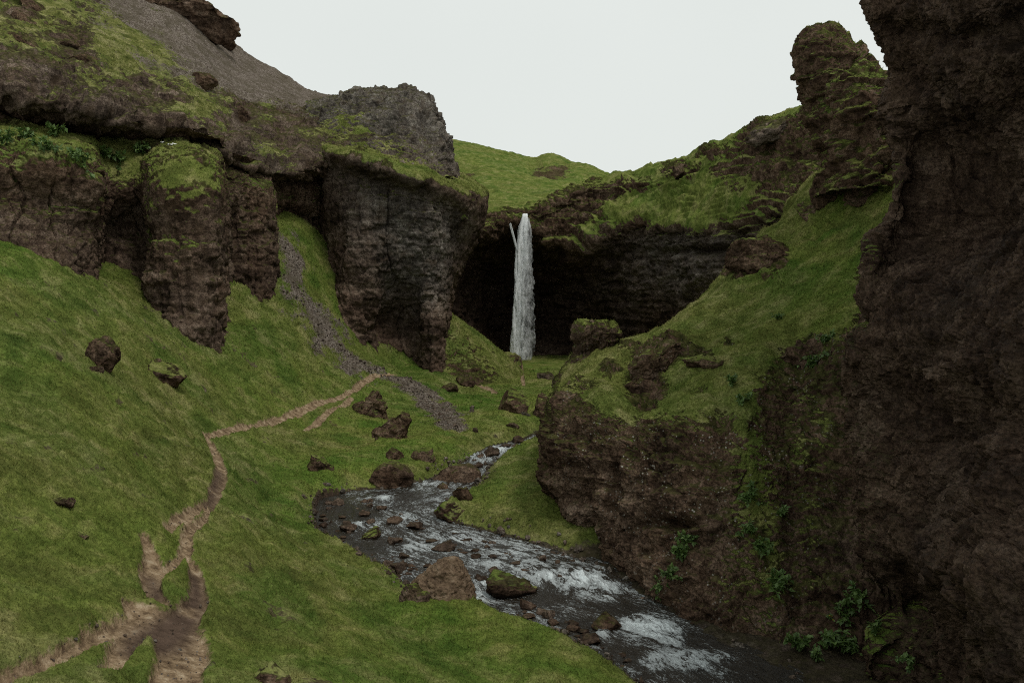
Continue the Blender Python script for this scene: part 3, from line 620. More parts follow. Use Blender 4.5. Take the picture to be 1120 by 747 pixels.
# relief of the turf: hummocks, sheep terraces on the steeper slope, grassy bank lip
gy_, gx_ = np.gradient(gz.reshape(gx.shape)); 
slope = np.abs(np.gradient(gz.reshape(gx.shape), axis=1) / np.maximum(1e-3, np.gradient(gx, axis=1))).ravel()
dist = np.hypot(GP[:, 0], GP[:, 1])
hum = 0.40 * fbm(P3 * .16, 3, 101) + 0.20 * fbm(P3 * .6, 4, 102, ridged=True) + 0.12 * fbm(P3 * 1.7, 3, 103) + 0.035 * noise(P3 * 6.0, 104)
zt = P3[:, 2] * 1.35 + 1.6 * fbm(P3 * .12, 3, 105)
terr = (zt - np.floor(zt)); terr = terr - sstep(.75, 1, terr)
hum = hum + 0.30 * sstep(.2, .5, slope) * (terr - .3)
keep = (1 - .85 * sstep(.3, .7, dirt)) * sstep(0, .8, bd)
P3[:, 2] += np.where(ins, 0.10 * fbm(P3 * .9, 3, 106), hum * keep)
P3[:, 2] -= 0.13 * sstep(.40, .70, dirt) * (1 + .5 * fbm(P3 * 1.2, 4, 107)) - .03 * sstep(.5, .7, dirt) * fbm(P3 * 4.5, 4, 113, gain=.6) * sstep(0, 1, bd)
P3[:, 2] += scr * 0.22 * fbm(P3 * 1.1, 3, 108)
wet_ground = np.where(ins, 1.0, 0.5 * shore)
bare = sstep(.60, .82, 0.5 + .9 * fbm(P3 * np.array([.4, .4, .9]), 5, 109, gain=.6))            # little worn scars in the turf
grass = np.where(ins, 0, np.clip(1.0 - .55 * bare * sstep(.1, .3, slope) - .8 * sstep(.35, .05, bd), 0, 1))
yellow = np.clip(.15 + .8 * fbm(P3 * .09, 3, 110) + .25 * sstep(.15, .5, slope), 0, .8)
right_bank = sstep(-1, 3, GP[:, 0] - np.interp(GP[:, 1], LBW[::-1, 1], LBW[::-1, 0]))
yellow = np.clip(yellow + .25 * right_bank, 0, .85)
low_right = sstep(47.5, 45.5, GP[:, 1]) * (GP[:, 0] > np.interp(GP[:, 1], RBW[::-1, 1], RBW[::-1, 0]))
grass = grass * (1 - low_right); wet_ground = np.maximum(wet_ground, .7 * low_right)
gat = dict(grass=grass, tone=yellow, lichen=np.zeros(len(GP)), scree=scr * (~ins), wet_dark=wet_ground, mossy=np.ones(len(GP)) * .6, dirt=dirt * (~ins), mud=mud)

def subset(name, sel, faces, kind='structure'):
    f = faces[sel]; u, inv = np.unique(f.ravel(), return_inverse=True)
    me = make_mesh(name, P3[u], inv.reshape(f.shape), {k: v[u] for k, v in gat.items()}, MT)
    return obj(name, me, kind=kind)
gf = grid_faces(*gx.shape, flip=True)
fd = gat['dirt'][gf].mean(1); fs = gat['scree'][gf].mean(1); fi = ins[gf].mean(1)
subset('path', fd > .5, gf)
subset('scree', (fs > .5) & (fd <= .5), gf)
subset('riverbed', (fi > .5) & (fd <= .5) & (fs <= .5), gf)
subset('ground', (fi <= .5) & (fd <= .5) & (fs <= .5), gf)
GN = grid_normals(P3.reshape(*gx.shape, 3)); GN = np.where(GN[..., 2:] < 0, -GN, GN)
SCATTER.append((P3.reshape(*gx.shape, 3), GN, (grass * (1 - sstep(.25, .55, dirt)) * (1 - .9 * sstep(.4, .7, scr)) * (bd > .12) * (~ins)).reshape(gx.shape), yellow.reshape(gx.shape)))

# ------------------------------------------------------------------ river
def resample(A, n):
    s = np.concatenate([[0], np.cumsum(np.linalg.norm(np.diff(A, axis=0), axis=1))])
    t = np.linspace(0, s[-1], n); return np.stack([np.interp(t, s, A[:, k]) for k in range(A.shape[1])], -1)
idxs = np.linspace(0, len(LBW) - 1, 1300)
Lr = np.stack([np.interp(idxs, np.arange(len(LBW)), LBW[:, k]) for k in range(3)], -1)
Rr = np.stack([np.interp(idxs, np.arange(len(RBW)), RBW[:, k]) for k in range(3)], -1)
nt = 200
tt = np.linspace(-.12, 1.12, nt)
WP = Lr[:, None] * (1 - tt)[None, :, None] + Rr[:, None] * tt[None, :, None]
WP[..., 2] = zw(WP[..., 1])
cen = (Lr + Rr) / 2; sl = np.concatenate([[0], np.cumsum(np.linalg.norm(np.diff(cen, axis=0), axis=1))])
wid = np.linalg.norm(Rr - Lr, axis=1)
uvw = np.stack([np.repeat(sl[:, None], nt, 1), (tt[None] - .5) * wid[:, None]], -1)
RAPIDS = [(600, 632, .9, .9), (632, 634, 1.2, 1.2), (655, 645, .9, 1.0), (665, 655, .6, .6), (622, 645, .7, .5), (700, 685, .9, 1.1), (718, 692, 1.1, 1.2), (735, 703, .7, .8), (660, 695, .5, .7), (755, 725, 1.1, .8), (720, 722, .8, .6), (790, 722, .7, .6),
          (525, 640, .5, .9), (528, 655, .5, .9), (575, 622, .8, .7), (540, 618, .7, .5), (420, 546, .8, .6), (395, 575, 1.0, .55), (440, 568, .9, .5), (450, 600, 1.2, .45), (500, 590, 1.4, .5), (560, 605, 1.2, .5), (465, 528, .8, .5), (530, 500, 1.2, .8), (548, 493, 1.2, .8), (516, 522, .6, .6), (466, 519, .4, .7)]
rap = np.zeros(WP.shape[:2]); calm = np.zeros(WP.shape[:2])
for x, y, r in ((372, 562, 2.2), (365, 585, 1.8), (405, 600, 1.6), (360, 548, 1.5), (440, 545, 1.2), (680, 668, 1.1), (640, 690, 1.3), (690, 715, 1.1), (755, 700, 1.2), (800, 705, 1.5), (840, 735, 2.), (760, 740, 1.), (600, 655, 1.0)):
    p = on_water(x, y); calm = np.maximum(calm, np.exp(-(((WP[..., 0] - p[0]) ** 2 + (WP[..., 1] - p[1]) ** 2) / (r * r))))
for x, y, r, a in RAPIDS:
    p = on_water(x, y)
    rap = np.maximum(rap, a * np.exp(-(((WP[..., 0] - p[0]) ** 2 + (WP[..., 1] - p[1]) ** 2) / (r * r * 1.1))))
q = np.stack([uvw[..., 0], uvw[..., 1], np.zeros_like(uvw[..., 0])], -1)
wave = 0.07 * fbm(q * np.array([.7, 1.3, 1]), 4, 201, ridged=True) + 0.05 * fbm(q * np.array([1.6, 2.8, 1]), 4, 202, ridged=True)
turb = 0.26 * fbm(q * np.array([1.6, 2.2, 1]), 4, 203, ridged=True) + 0.05
rap = rap - .55 * calm * (rap < .5)
WP[..., 2] += wave + np.clip(rap, 0, 1) * turb

def water_material():
    m, t, b, out = new_mat('stream_water')
    uv = t.n('ShaderNodeUVMap', uv_map='UVMap').outputs[0]
    r = t.attr('rapid')
    f1 = t.noise(t.mapv(uv, (.6, 1.3, 1)), 1.0, 8, .7, 1.2); f2 = t.noise(t.mapv(uv, (2.2, 4.2, 1)), 1.6, 7, .75, 1.0)
    f3 = t.noise(t.mapv(uv, (5.0, 9.5, 1)), 2.2, 5, .75, .8)
    v = t.math('ADD', t.math('MULTIPLY', f1, .45), t.math('ADD', t.math('MULTIPLY', f2, .45), t.math('MULTIPLY', f3, .35)))
    v = t.math('ADD', .625, t.math('MULTIPLY', t.math('SUBTRACT', v, .625), 1.9))
    v = t.math('ADD', v, t.math('MULTIPLY', r, t.math('MULTIPLY', t.rng(f1, .34, .60), .37)))
    foam_glint = t.rng(v, .76, 1.05)
    glint = t.rng(v, .615, .80, 0, .55)  # sky glints on the ripples, painted into the colour as pale streaks
    foam_glint = t.math('MAXIMUM', foam_glint, glint)
    col = t.mix(foam_glint, t.mix(t.noise(uv, .4, 3), (.008, .007, .005), (.028, .021, .013)), (.62, .68, .69))
    t.l(col, b.inputs['Base Color'])
    t.l(t.math('ADD', .06, t.math('MULTIPLY', foam_glint, .6)), b.inputs['Roughness'])
    b.inputs['IOR'].default_value = 1.33
    bp = t.n('ShaderNodeBump'); bp.inputs['Strength'].default_value = 1.0; bp.inputs['Distance'].default_value = .10
    hh = t.math('ADD', t.math('MULTIPLY', f1, .5), t.math('ADD', t.math('MULTIPLY', f2, .5), t.math('MULTIPLY', f3, .3)))
    t.l(hh, bp.inputs['Height']); t.l(bp.outputs[0], b.inputs['Normal'])
    return m
obj('river', make_mesh('river', WP, grid_faces(*WP.shape[:2], flip=False), dict(rapid=np.clip(rap, -1, 1.3).ravel()), water_material(), uv=uvw), kind='structure')

# ------------------------------------------------------------------ waterfall
def fall_material(name, dens):
    m, t, b, out = new_mat(name)
    uv = t.n('ShaderNodeUVMap', uv_map='UVMap').outputs[0]
    n1 = t.noise(t.mapv(uv, (2.2, .22, 1)), 1.5, 7, .68, .5); n2 = t.noise(t.mapv(uv, (5.0, .5, 1)), 1.6, 5, .6, .3)
    n = t.math('ADD', t.math('MULTIPLY', n1, .6), t.math('MULTIPLY', n2, .4))
    t.l(t.ramp(n, [(.34, (.70, .76, .78)), (.46, (.93, .95, .96)), (.62, (.97, .98, .98))]), b.inputs['Base Color'])
    b.inputs['Roughness'].default_value = .55
    a = t.math('MULTIPLY', t.rng(n, dens - .12, dens + .16), t.attr('thick'))
    tr = t.n('ShaderNodeBsdfTransparent'); tl = t.n('ShaderNodeBsdfTranslucent'); tl.inputs[0].default_value = (.8, .86, .87, 1)
    m1 = t.n('ShaderNodeMixShader'); m1.inputs[0].default_value = .3; t.l(b.outputs[0], m1.inputs[1]); t.l(tl.outputs[0], m1.inputs[2])
    m2 = t.n('ShaderNodeMixShader'); t.l(a, m2.inputs[0]); t.l(tr.outputs[0], m2.inputs[1]); t.l(m1.outputs[0], m2.inputs[2])
    t.l(m2.outputs[0], out.inputs[0])
    bp = t.n('ShaderNodeBump'); bp.inputs['Strength'].default_value = .7; bp.inputs['Distance'].default_value = .3; t.l(n, bp.inputs['Height']); t.l(bp.outputs[0], b.inputs['Normal'])
    return m
def falling_water(name, prof, depth, mat, seed, strands=9, nz=240, na=20, amp=.25, spread=.5, size=(.3, .5), thick=(1, 1)):
    """prof: rows of (picture x, y, half width in metres); the fall is many ragged strands inside that width"""
    r = np.random.default_rng(seed)
    prof = np.array(prof, float)
    W = U(prof[:, 0], prof[:, 1], np.full(len(prof), depth))
    s = np.linspace(0, 1, nz); k = s * (len(prof) - 1)
    c0 = np.stack([np.interp(k, np.arange(len(prof)), W[:, j]) for j in range(3)], -1)
    hw = np.interp(k, np.arange(len(prof)), prof[:, 2])
    ang = np.linspace(0, 2 * np.pi, na)
    VV, FF, UVs, TT, off_ = [], [], [], [], 0
    for q in range(strands):
        o = r.uniform(-1, 1, 2) * spread; s0 = 0 if q < strands * .6 else r.uniform(.02, .5); s1 = 1 if q < strands * .7 else min(1, s0 + r.uniform(.3, .6))
        ss = s0 + (s1 - s0) * s; idx = ss * (nz - 1)
        g = lambda A: np.interp(idx, np.arange(nz), A)
        h_ = g(hw); c = np.stack([g(c0[:, j]) for j in range(3)], -1)
        wig = np.stack([noise(np.stack([np.full(nz, q * 7.3 + seed), np.full(nz, a), c[:, 2] * .22], -1)) for a in (0., 5.)], -1)
        c[:, 0] += (o[0] + .35 * wig[:, 0]) * h_; c[:, 1] += (o[1] * .6 + .3 * wig[:, 1]) * h_ + 5.0 * np.exp(-ss * 26)
        wd = r.uniform(*size) * h_ * (1 + .3 * wig[:, 1]) * np.minimum(1, (1.02 - s) * 9) ** .5 * (1 if s0 == 0 else np.minimum(1, s * 8) ** .5 + .02)
        cyc = np.stack([np.cos(ang)[None] * .8 + 0 * h_[:, None], np.sin(ang)[None] * .8 + q * 3.1 + 0 * h_[:, None], np.repeat(c[:, 2:] * .5, na, 1)], -1)
        rad = wd[:, None] * (1 + amp * 2 * fbm(cyc * 1.5, 4, seed + q, gain=.6))
        P = c[:, None] + np.stack([np.cos(ang)[None] * rad, np.sin(ang)[None] * rad * .8, np.zeros((nz, na))], -1)
        uv = np.stack([np.repeat((ang * .25 + q * 3.7)[None], nz, 0), P[..., 2] + q * 11.3], -1)
        VV.append(P.reshape(-1, 3)); FF.append(grid_faces(nz, na) + off_); off_ += nz * na
        UVs.append(uv.reshape(-1, 2)); TT.append(np.repeat((np.interp(ss, [0, 1], thick) * (1 if q < strands * .6 else .8))[:, None], na, 1).ravel())
    me = make_mesh(name, np.concatenate(VV), np.concatenate(FF), dict(thick=np.concatenate(TT)), mat, uv=np.concatenate(UVs))
    return obj(name, me)
base = U(566, 418, 139)
wf = obj('waterfall', None, loc=base, label='tall thin white waterfall dropping over the dark hollow cliff', cat='waterfall')
FM, FW = fall_material('fall_water', .26), fall_material('fall_wisps', .54)
main = [(574.5, 231, .42), (574, 236, .6), (572.5, 248, .85), (571.5, 262, 1.0), (570, 290, 1.05), (568.5, 320, 1.1), (567, 350, 1.15), (566, 380, 1.15), (565, 420, 1.2)]
for nm, pr, dp, mt, sd, kw in (('main_stream', main, 139, FM, 301, dict(strands=14, thick=(1.4, 1.15))),
                               ('side_stream', [(555.5, 237, .2), (557.5, 243, .24), (560.5, 254, .28), (563.5, 266, .26), (567, 280, .24), (570, 296, .15)], 138.8, FM, 311, dict(strands=4, amp=.2, thick=(.95, .5)))):
    o = falling_water(nm, pr, dp, mt, sd, **kw); o.parent = wf; o.matrix_parent_inverse = Matrix.Translation(-base)
mist = [(574, 234, .5), (572.5, 248, .9), (571, 270, 1.15), (570, 300, 1.25), (568.5, 335, 1.4), (567, 370, 1.5), (566, 420, 1.6)]
o = falling_water('spray', [tuple(v) for v in mist], 138.9, FW, 321, strands=9, amp=.5, spread=.9, size=(.35, .65), thick=(.6, .4)); o.parent = wf; o.matrix_parent_inverse = Matrix.Translation(-base)

# ------------------------------------------------------------------ boulders
def ico(sub):
    import bmesh
    bm = bmesh.new(); bmesh.ops.create_icosphere(bm, subdivisions=sub, radius=1)
    V = np.array([v.co[:] for v in bm.verts]); Fc = np.array([[v.index for v in f.verts] for f in bm.faces]); bm.free(); return V, Fc
ICO = {k: ico(k) for k in (2, 3, 4, 5, 6)}

def vnormals(V, Fc):
    n = np.zeros_like(V); fn = np.cross(V[Fc[:, 1]] - V[Fc[:, 0]], V[Fc[:, 2]] - V[Fc[:, 0]])
    for k in range(3): np.add.at(n, Fc[:, k], fn)
    return n / (np.linalg.norm(n, axis=1, keepdims=True) + 1e-9)

def rock_mesh(name, size, seed, sub=5, moss=.3, tone=.2, rough=1.0, cuts=9, wet_dark=0.0, lean=(0, 0), lichen=0.0, mossy=.8, peak=0.0, seg=1.0):
    V, Fc = ICO[sub]; V = V.copy(); r = np.random.default_rng(seed)
    # planes shave a ball into a block
    nrm = r.normal(size=(cuts, 3)); nrm /= np.linalg.norm(nrm, axis=1)[:, None]
    for n_, off_ in zip(nrm, r.uniform(.42, .82, cuts)):
        d = V @ n_ - off_; V = V - np.where(d > 0, d * .92, 0)[:, None] * n_
    if peak: V[:, 2] += peak * np.exp(-((V[:, 0] - .2) ** 2 + V[:, 1] ** 2) * 2.5) * (V[:, 2] > 0)
    V = V + V / np.linalg.norm(V, axis=1, keepdims=True) * (.16 * rough * fbm(V * 1.6, 4, seed % 97))[:, None]
    V = V * np.array(size); V[:, 0] += lean[0] * V[:, 2]; V[:, 1] += lean[1] * V[:, 2]
    N = vnormals(V, Fc); m_ = float(np.mean(size))
    q = V + seed * 3.1
    f1, f2, rid = worley(q / m_ * 1.5 + np.stack([fbm(q * 2.2 / m_, 3, 61), fbm(q * 2.2 / m_, 3, 64), fbm(q * 2.2 / m_, 3, 67)], -1) * .3, seed % 31)
    k1 = 1.2 / m_
    h = m_ * rough * (.13 * (rid - .5) - .02 * (1 - sstep(0, .12, f2 - f1)) + .16 * fbm(q * 1.8 / m_, 5, seed % 53, gain=.6) + .03 * fbm(q * 9 / m_, 3, seed % 41))
    V = V + N * h[:, None]
    N = vnormals(V, Fc)
    grass = np.clip(moss * 1.6 + .9 * (N[:, 2] - .75) + .4 * fbm(q * 1.1, 3, 7), 0, 1) if moss > 0 else np.zeros(len(V))
    return make_mesh(name, V, Fc, dict(grass=grass, tone=np.where(grass > .45, .55, np.clip(tone + .2 * noise(q), 0, 1)), lichen=lichen, scree=0.0, wet_dark=np.clip(wet_dark + (0.8 if wet_dark else 0) * sstep(-.1, -.6, V[:, 2] / size[2]), 0, 1), mossy=mossy, dirt=0.0, mud=0.0), MT)

def boulder(px, py_base, wpx, hpx, label, name='boulder', cat='boulder', group=None, seed=1, at=None, depth_ratio=.8, sink=.38, rot=0.0, **kw):
    """a rock as wide and tall as seen there, standing on the ground at that place"""
    p = on_ground(px, py_base) if at is None else np.array(at)
    sc = p[1] / F
    w, h = wpx * sc / 2, hpx * sc / (2 - 2 * sink)
    me = rock_mesh(name, (w * 1.12, w * depth_ratio, h * 1.08), seed, **kw)
    o = obj(name, me, loc=(p[0], p[1] + w * depth_ratio * .55, p[2] + h * (1 - 2 * sink)), label=label, cat=cat, group=group)
    o.rotation_euler = (0, rot, 0)
    return o

GB = 'boulders lying on the grass'
TANP = on_ground(480, 658)
boulder(452, 661, 34, 22, 'low mossy rock leaning against the left foot of the large tan boulder', seed=6, moss=.4, tone=.2)
boulder(426, 534, 44, 27, 'round brown boulder on the left bank where the river bends', seed=7, moss=.2, tone=.05, rough=.8, cuts=7, group=GB)
boulder(346, 517, 33, 24, 'square dark boulder with grassy top alone in the grass left of the river bend', seed=8, moss=.42, tone=.05, group=GB)
boulder(497, 538, 58, 26, 'long tilted slab with a mossy top leaning over the river', name='rock_slab', cat='rock slab', seed=9, moss=.25, tone=.05, rot=-.55, depth_ratio=.35, cuts=5, rough=.6)
boulder(484, 546, 18, 16, 'small dark rock under the lower end of the tilted slab', seed=10, moss=.1, tone=.0)
boulder(506, 549, 22, 16, 'dark pointed rock on the right bank just below the tilted slab', seed=12, moss=.15, tone=.0)
boulder(500, 566, 44, 20, 'mossy rock hump where the right bank juts into the river', seed=13, moss=.55, tone=.0)
boulder(404, 456, 40, 34, 'upper block of the dark eroded outcrop slanting down below the gravel mound', name='rock_outcrop', cat='outcrop', seed=14, moss=.3, tone=0, rough=1.4, rot=.6, depth_ratio=.6, sub=6)
boulder(426, 482, 36, 32, 'lower block of the dark eroded outcrop slanting down below the gravel mound', name='rock_outcrop', cat='outcrop', seed=45, moss=.2, tone=0, rough=1.4, rot=.6, depth_ratio=.6, sub=6)
boulder(430, 504, 29, 17, 'dark boulder sitting just above the round brown boulder', seed=15, moss=.2, tone=.05, group=GB)
boulder(464, 505, 26, 16, 'low flat dark boulder above the far bend of the river', seed=16, moss=.3, tone=.05, group=GB)
boulder(109, 402, 36, 32, 'crumbling brown rock higher of the two on the left meadow', seed=17, moss=.12, tone=.05, rough=1.4, group=GB, rot=.35)
boulder(104, 408, 17, 9, 'small dark stone below the crumbling brown rock on the meadow', seed=18, moss=.05, tone=.15, group=GB)
boulder(176, 419, 42, 26, 'brown rock with a grassy cap beneath the tall cliff pillar', seed=19, moss=.35, tone=.05, rough=1.1, group=GB, rot=.25)
boulder(68, 553, 28, 8, 'flat half buried stone in the middle of the left meadow', seed=20, moss=.2, tone=.25, group=GB)
boulder(84, 592, 24, 8, 'flat brown stone in the turf left of the path', seed=21, moss=.3, tone=.1, group=GB)
boulder(70, 594, 9, 6, 'tiny pale stone beside the flat brown stone left of the path', seed=22, moss=0, tone=.8, group=GB)
boulder(290, 758, 52, 26, 'dark mossy rock cut off by the bottom edge of the picture', seed=23, moss=.3, tone=0)
boulder(562, 452, 34, 28, 'dark squat rock on the slope below the waterfall', seed=24, moss=.35, tone=0)
boulder(593, 458, 27, 28, 'dark pointed rock beside the cliff foot below the waterfall', seed=25, moss=.2, tone=0, rough=1.2)
boulder(598, 417, 22, 12, 'pale brown rock lying at the back by the right foot of the hollow cliff', seed=26, moss=.1, tone=.4)
boulder(604, 470, 24, 10, 'pale tilted slab at the foot of the right cliff', name='rock_slab', cat='rock slab', seed=27, moss=.2, tone=.6, rot=-.3)
boulder(516, 452, 8, 8, 'small grey stone alone on the green slope right of the gravel mound', seed=28, moss=0, tone=.8, group=GB)
boulder(575, 455, 10, 5, 'flat pale stone between the two dark rocks below the waterfall', seed=29, moss=0, tone=.8)
boulder(520, 474, 8, 8, 'small brown stone on the slope above the narrow stretch of stream', seed=30, moss=.1, tone=.2, group=GB)
boulder(560, 469, 14, 7, 'low brown stone on the slope under the dark squat rock', seed=31, moss=.1, tone=.2, group=GB)
sheet('rock_outcrop', [[474, 492, 512, 533, 552, 572], [476, 494, 514, 534, 553, 570], [474, 491, 510, 530, 550, 572], [468, 486, 505, 529, 553, 580], [466, 484, 503, 528, 553, 584]],
      [[362, 372, 384, 396, 410, 422], [336, 346, 360, 376, 391, 408], [366, 376, 386, 398, 408, 420], [408, 414, 420, 427, 432, 431], [425, 432, 438, 446, 450, 448]],
      [[124, 126, 127, 127, 127, 126], [112, 114, 116, 117.5, 119, 120], [108, 108.5, 109, 110, 112, 116], [104, 104, 104.5, 105.5, 107, 111], [103.5, 103.5, 104, 105, 106, 110]],
      [.7, [.8, .8, .75, .8, .75, .8], [.6, .55, .4, .45, .6, .9], [.3, .3, .1, .1, .4, .9], .3], step=1.2, s=.8, strata=.4, block=.9, column=.2, fine=.9, seed=431, gtone=.55, mossy=1.0,
      kind=None, label='mossy rock ridge running down from the headland in front of the waterfall foot', cat='outcrop')
boulder(552, 402, 34, 24, 'mossy rock at the right shoulder of the huge mossy hump', seed=34, moss=.5, tone=.05)
boulder(490, 430, 26, 10, 'low reddish stone beside the bare track under the headland', seed=35, moss=.1, tone=.1)
boulder(508, 423, 22, 12, 'brown lump of earth and rock on the bare track under the headland', seed=36, moss=.2, tone=.1)

bpy.context.view_layer.update()
DG = bpy.context.evaluated_depsgraph_get()
def hit(px, py, d0=0):
    r = ray(px, py); r = Vector(r / np.linalg.norm(r)); o = Vector((0, 0, CZ))
    ok, loc, n, *_ = S.ray_cast(DG, o + r * d0, r)
    return (np.array(loc), np.array(n)) if ok else (None, None)
def crag(px, py, wpx, hpx, label, seed, name='rock_outcrop', cat='outcrop', bury=.35, depth_ratio=.8, rot=0, group=None, **kw):
    p, n = hit(px, py)
    sc = p[1] / F; w, h = wpx * sc / 2, hpx * sc / 2
    me = rock_mesh(name, (w * 1.3, w * depth_ratio * 1.15, h * 1.35), seed, **kw)
    o = obj(name, me, loc=(p[0], p[1] + w * depth_ratio * bury, p[2]), label=label, cat=cat, group=group)
    o.rotation_euler = (0, rot, 0); return o
GH = 'dark rocks on the upper left hillside'
crag(218, 91, 28, 18, 'single dark round boulder at the foot of the long scree', 51, name='boulder', cat='boulder', moss=.05, tone=0, rough=.7, group=GH)
crag(20, 20, 26, 16, 'dark jutting rock in the top left corner of the hillside', 52, moss=.15, tone=0, rot=.5, group=GH)
crag(40, 10, 60, 18, 'long dark rock band slanting out of the top left corner', 152, moss=.15, tone=0, rot=.55, group=GH)
crag(28, 48, 36, 14, 'dark slanting outcrop low in the top left corner grass', 53, moss=.15, tone=0, rot=.4, group=GH)
crag(90, 66, 28, 16, 'dark blocky outcrop in the middle of the upper hillside', 54, moss=.1, tone=0, group=GH)
crag(72, 50, 24, 10, 'thin dark ledge above the blocky outcrop on the hillside', 154, moss=.2, tone=.1, group=GH)
crag(262, 128, 20, 26, 'dark upright rock at the right end of the hillside ledges', 55, moss=.1, tone=.05, rough=1.3, group=GH)
crag(192, 12, 104, 50, 'broad dark crag on the skyline above the scree', 56, sub=6, moss=.08, tone=.05, rough=1.3, bury=.6, rot=.2, depth_ratio=.5)
crag(244, 50, 22, 14, 'small rock knob on the skyline below the broad dark crag', 57, moss=.1, tone=.1, bury=.6)
crag(832, 288, 62, 40, 'dark overhanging outcrop on the skyline edge of the right grass slope', 58, sub=6, moss=.25, tone=0, rough=1.4, bury=.2, rot=.1)
crag(918, 208, 44, 44, 'dark mossy block below the rock pinnacle', 59, moss=.3, tone=0, rough=1.2)
crag(950, 212, 36, 42, 'dark block against the near wall below the pinnacle', 60, moss=.3, tone=0, rough=1.2)
crag(890, 232, 34, 26, 'low mossy ledge left of the block below the pinnacle', 61, moss=.4, tone=0, rough=1.2)
crag(722, 400, 60, 34, 'dark crumbling outcrop in the middle of the right grass slope', 62, sub=6, moss=.2, tone=0, rough=1.4, bury=.5, rot=-.4, lichen=.3)
crag(705, 428, 42, 34, 'dark flecked rock scar below the crumbling outcrop on the grass slope', 63, moss=.15, tone=0, rough=1.4, bury=.6, rot=-.6, lichen=.4)
crag(775, 398, 44, 14, 'narrow dark ledge right of the crumbling outcrop', 64, moss=.3, tone=0, rough=1.3, bury=.6)
crag(880, 402, 40, 50, 'dark rock hollow edge at the bottom of the bright grass slope', 65, moss=.25, tone=0, rough=1.3, bury=.6, lichen=.3)
crag(745, 188, 22, 14, 'dark rock tip on the skyline right of the far hills', 67, moss=.2, tone=.1, bury=.4)
crag(850, 142, 50, 22, 'grey rock ridge on the skyline left of the pinnacle', 68, moss=.15, tone=.5, rough=1.3, bury=.5, rot=-.4)
crag(620, 440, 30, 26, 'small dark block on the left edge of the right cliff under the knob', 69, moss=.2, tone=0, rough=1.3, bury=.6, lichen=.4)

# lathe-like rocks with a known outline: pinnacle and knob
def pillar(name, rows, d, label, cat, seed, s=.7, depth=.8, moss=.3, tone=0.0, strata=.6, block=.7, na=170, step=.07, lichen=0.0, mossy=1.0, dirt=0.0, mud=0.0, fine=1.0):
    rows = np.array(rows, float)
    L = U(rows[:, 0], rows[:, 2], np.full(len(rows), d)); Rr_ = U(rows[:, 1], rows[:, 2], np.full(len(rows), d))
    cen = (L + Rr_) / 2; hw = np.linalg.norm(Rr_ - L, axis=1) / 2
    nz = int(np.linalg.norm(cen[0] - cen[-1]) / step); k = np.linspace(0, len(rows) - 1, nz)
    c = np.stack([np.interp(k, np.arange(len(rows)), cen[:, j]) for j in range(3)], -1); w = np.interp(k, np.arange(len(rows)), hw)
    ang = np.linspace(0, 2 * np.pi, na)
    sq = 1 / (np.abs(np.cos(ang)) ** 3 + np.abs(np.sin(ang)) ** 3) ** (1 / 3)
    P = c[:, None] + np.stack([(np.cos(ang) * sq)[None] * w[:, None], (np.sin(ang) * sq)[None] * w[:, None] * depth, np.zeros((nz, na))], -1)
    P[-1] += 0; N = grid_normals(P); out = P - c[:, None]
    if (N * out).sum() < 0: N = -N
    ring = np.minimum(1, w / .6)[:, None]
    Q = P.copy(); h = rock_relief(Q, np.ones(Q.shape[:2]), np.zeros(Q.shape[:2]), s, strata, block, .4, seed, fine)
    h[:, -1] = h[:, 0]
    P = P + N * (h * ring)[..., None]
    P = np.concatenate([c[None, :1].repeat(na, 1).reshape(1, na, 3), P]); P[0] = P[1].mean(0) + np.array([0, 0, .05])
    N2 = grid_normals(P); N2[:1] = (0, 0, 1)
    if (N2[1:] * out).sum() < 0: N2[1:] = -N2[1:]
    grass = np.clip(moss * 1.5 + .9 * (N2[..., 2] - .6) + .5 * fbm(P * .7, 3, seed + 5), 0, 1)
    f = grid_faces(*P.shape[:2], flip=True)
    org = c[-1]
    me = make_mesh(name, P - org, f, dict(grass=grass.ravel(), tone=np.where(grass > .45, .55, tone).ravel(), lichen=lichen, scree=0.0, wet_dark=0.0, mossy=mossy, dirt=dirt, mud=mud), MT)
    SCATTER.append((P, N2, grass, np.full(P.shape[:2], .4)))
    return obj(name, me, loc=org, label=label, cat=cat)
crag(930, 128, 74, 90, 'dark mossy block leaning on the right side of the rock pinnacle', 70, sub=6, moss=.3, tone=0, rough=1.3, bury=.3) if False else None
pillar('rock_pinnacle', [(898, 906, 28), (888, 917, 33), (880, 925, 42), (876, 937, 54), (875, 948, 68), (875, 955, 84), (879, 962, 96), (885, 968, 110), (890, 970, 130), (897, 972, 150), (906, 980, 175), (912, 990, 200), (905, 1000, 230)], 66,
       'leaning dark rock pinnacle with mossy ledges against the sky', 'pinnacle', 401, depth=1.0, s=.9, strata=.6, block=1.2, moss=.3, mossy=1.0, fine=.6)
pillar('rock_block', [(925, 960, 82), (908, 975, 88), (902, 985, 98), (900, 992, 115), (902, 996, 140), (905, 1000, 165), (905, 1005, 190), (900, 1010, 215)], 63,
       'broad dark block with a mossy top between the rock pinnacle and the near wall', 'rock block', 431, depth=1.35, s=.9, strata=.5, block=1.2, moss=.35, mossy=1.0, fine=.6)
pillar('boulder', [(492, 500, 609), (486, 505, 612), (478, 509, 617), (468, 512, 624), (457, 514, 633), (448, 517, 643), (441, 519, 653), (437, 521, 664), (436, 522, 676)], TANP[1] + .8,
       'large tan boulder with a pointed top standing at the river edge', 'boulder', 441, s=.28, strata=.15, block=.8, moss=-.2, tone=.2, dirt=.58, mud=.55, mossy=.5, depth=.75, step=.03, fine=1.3)
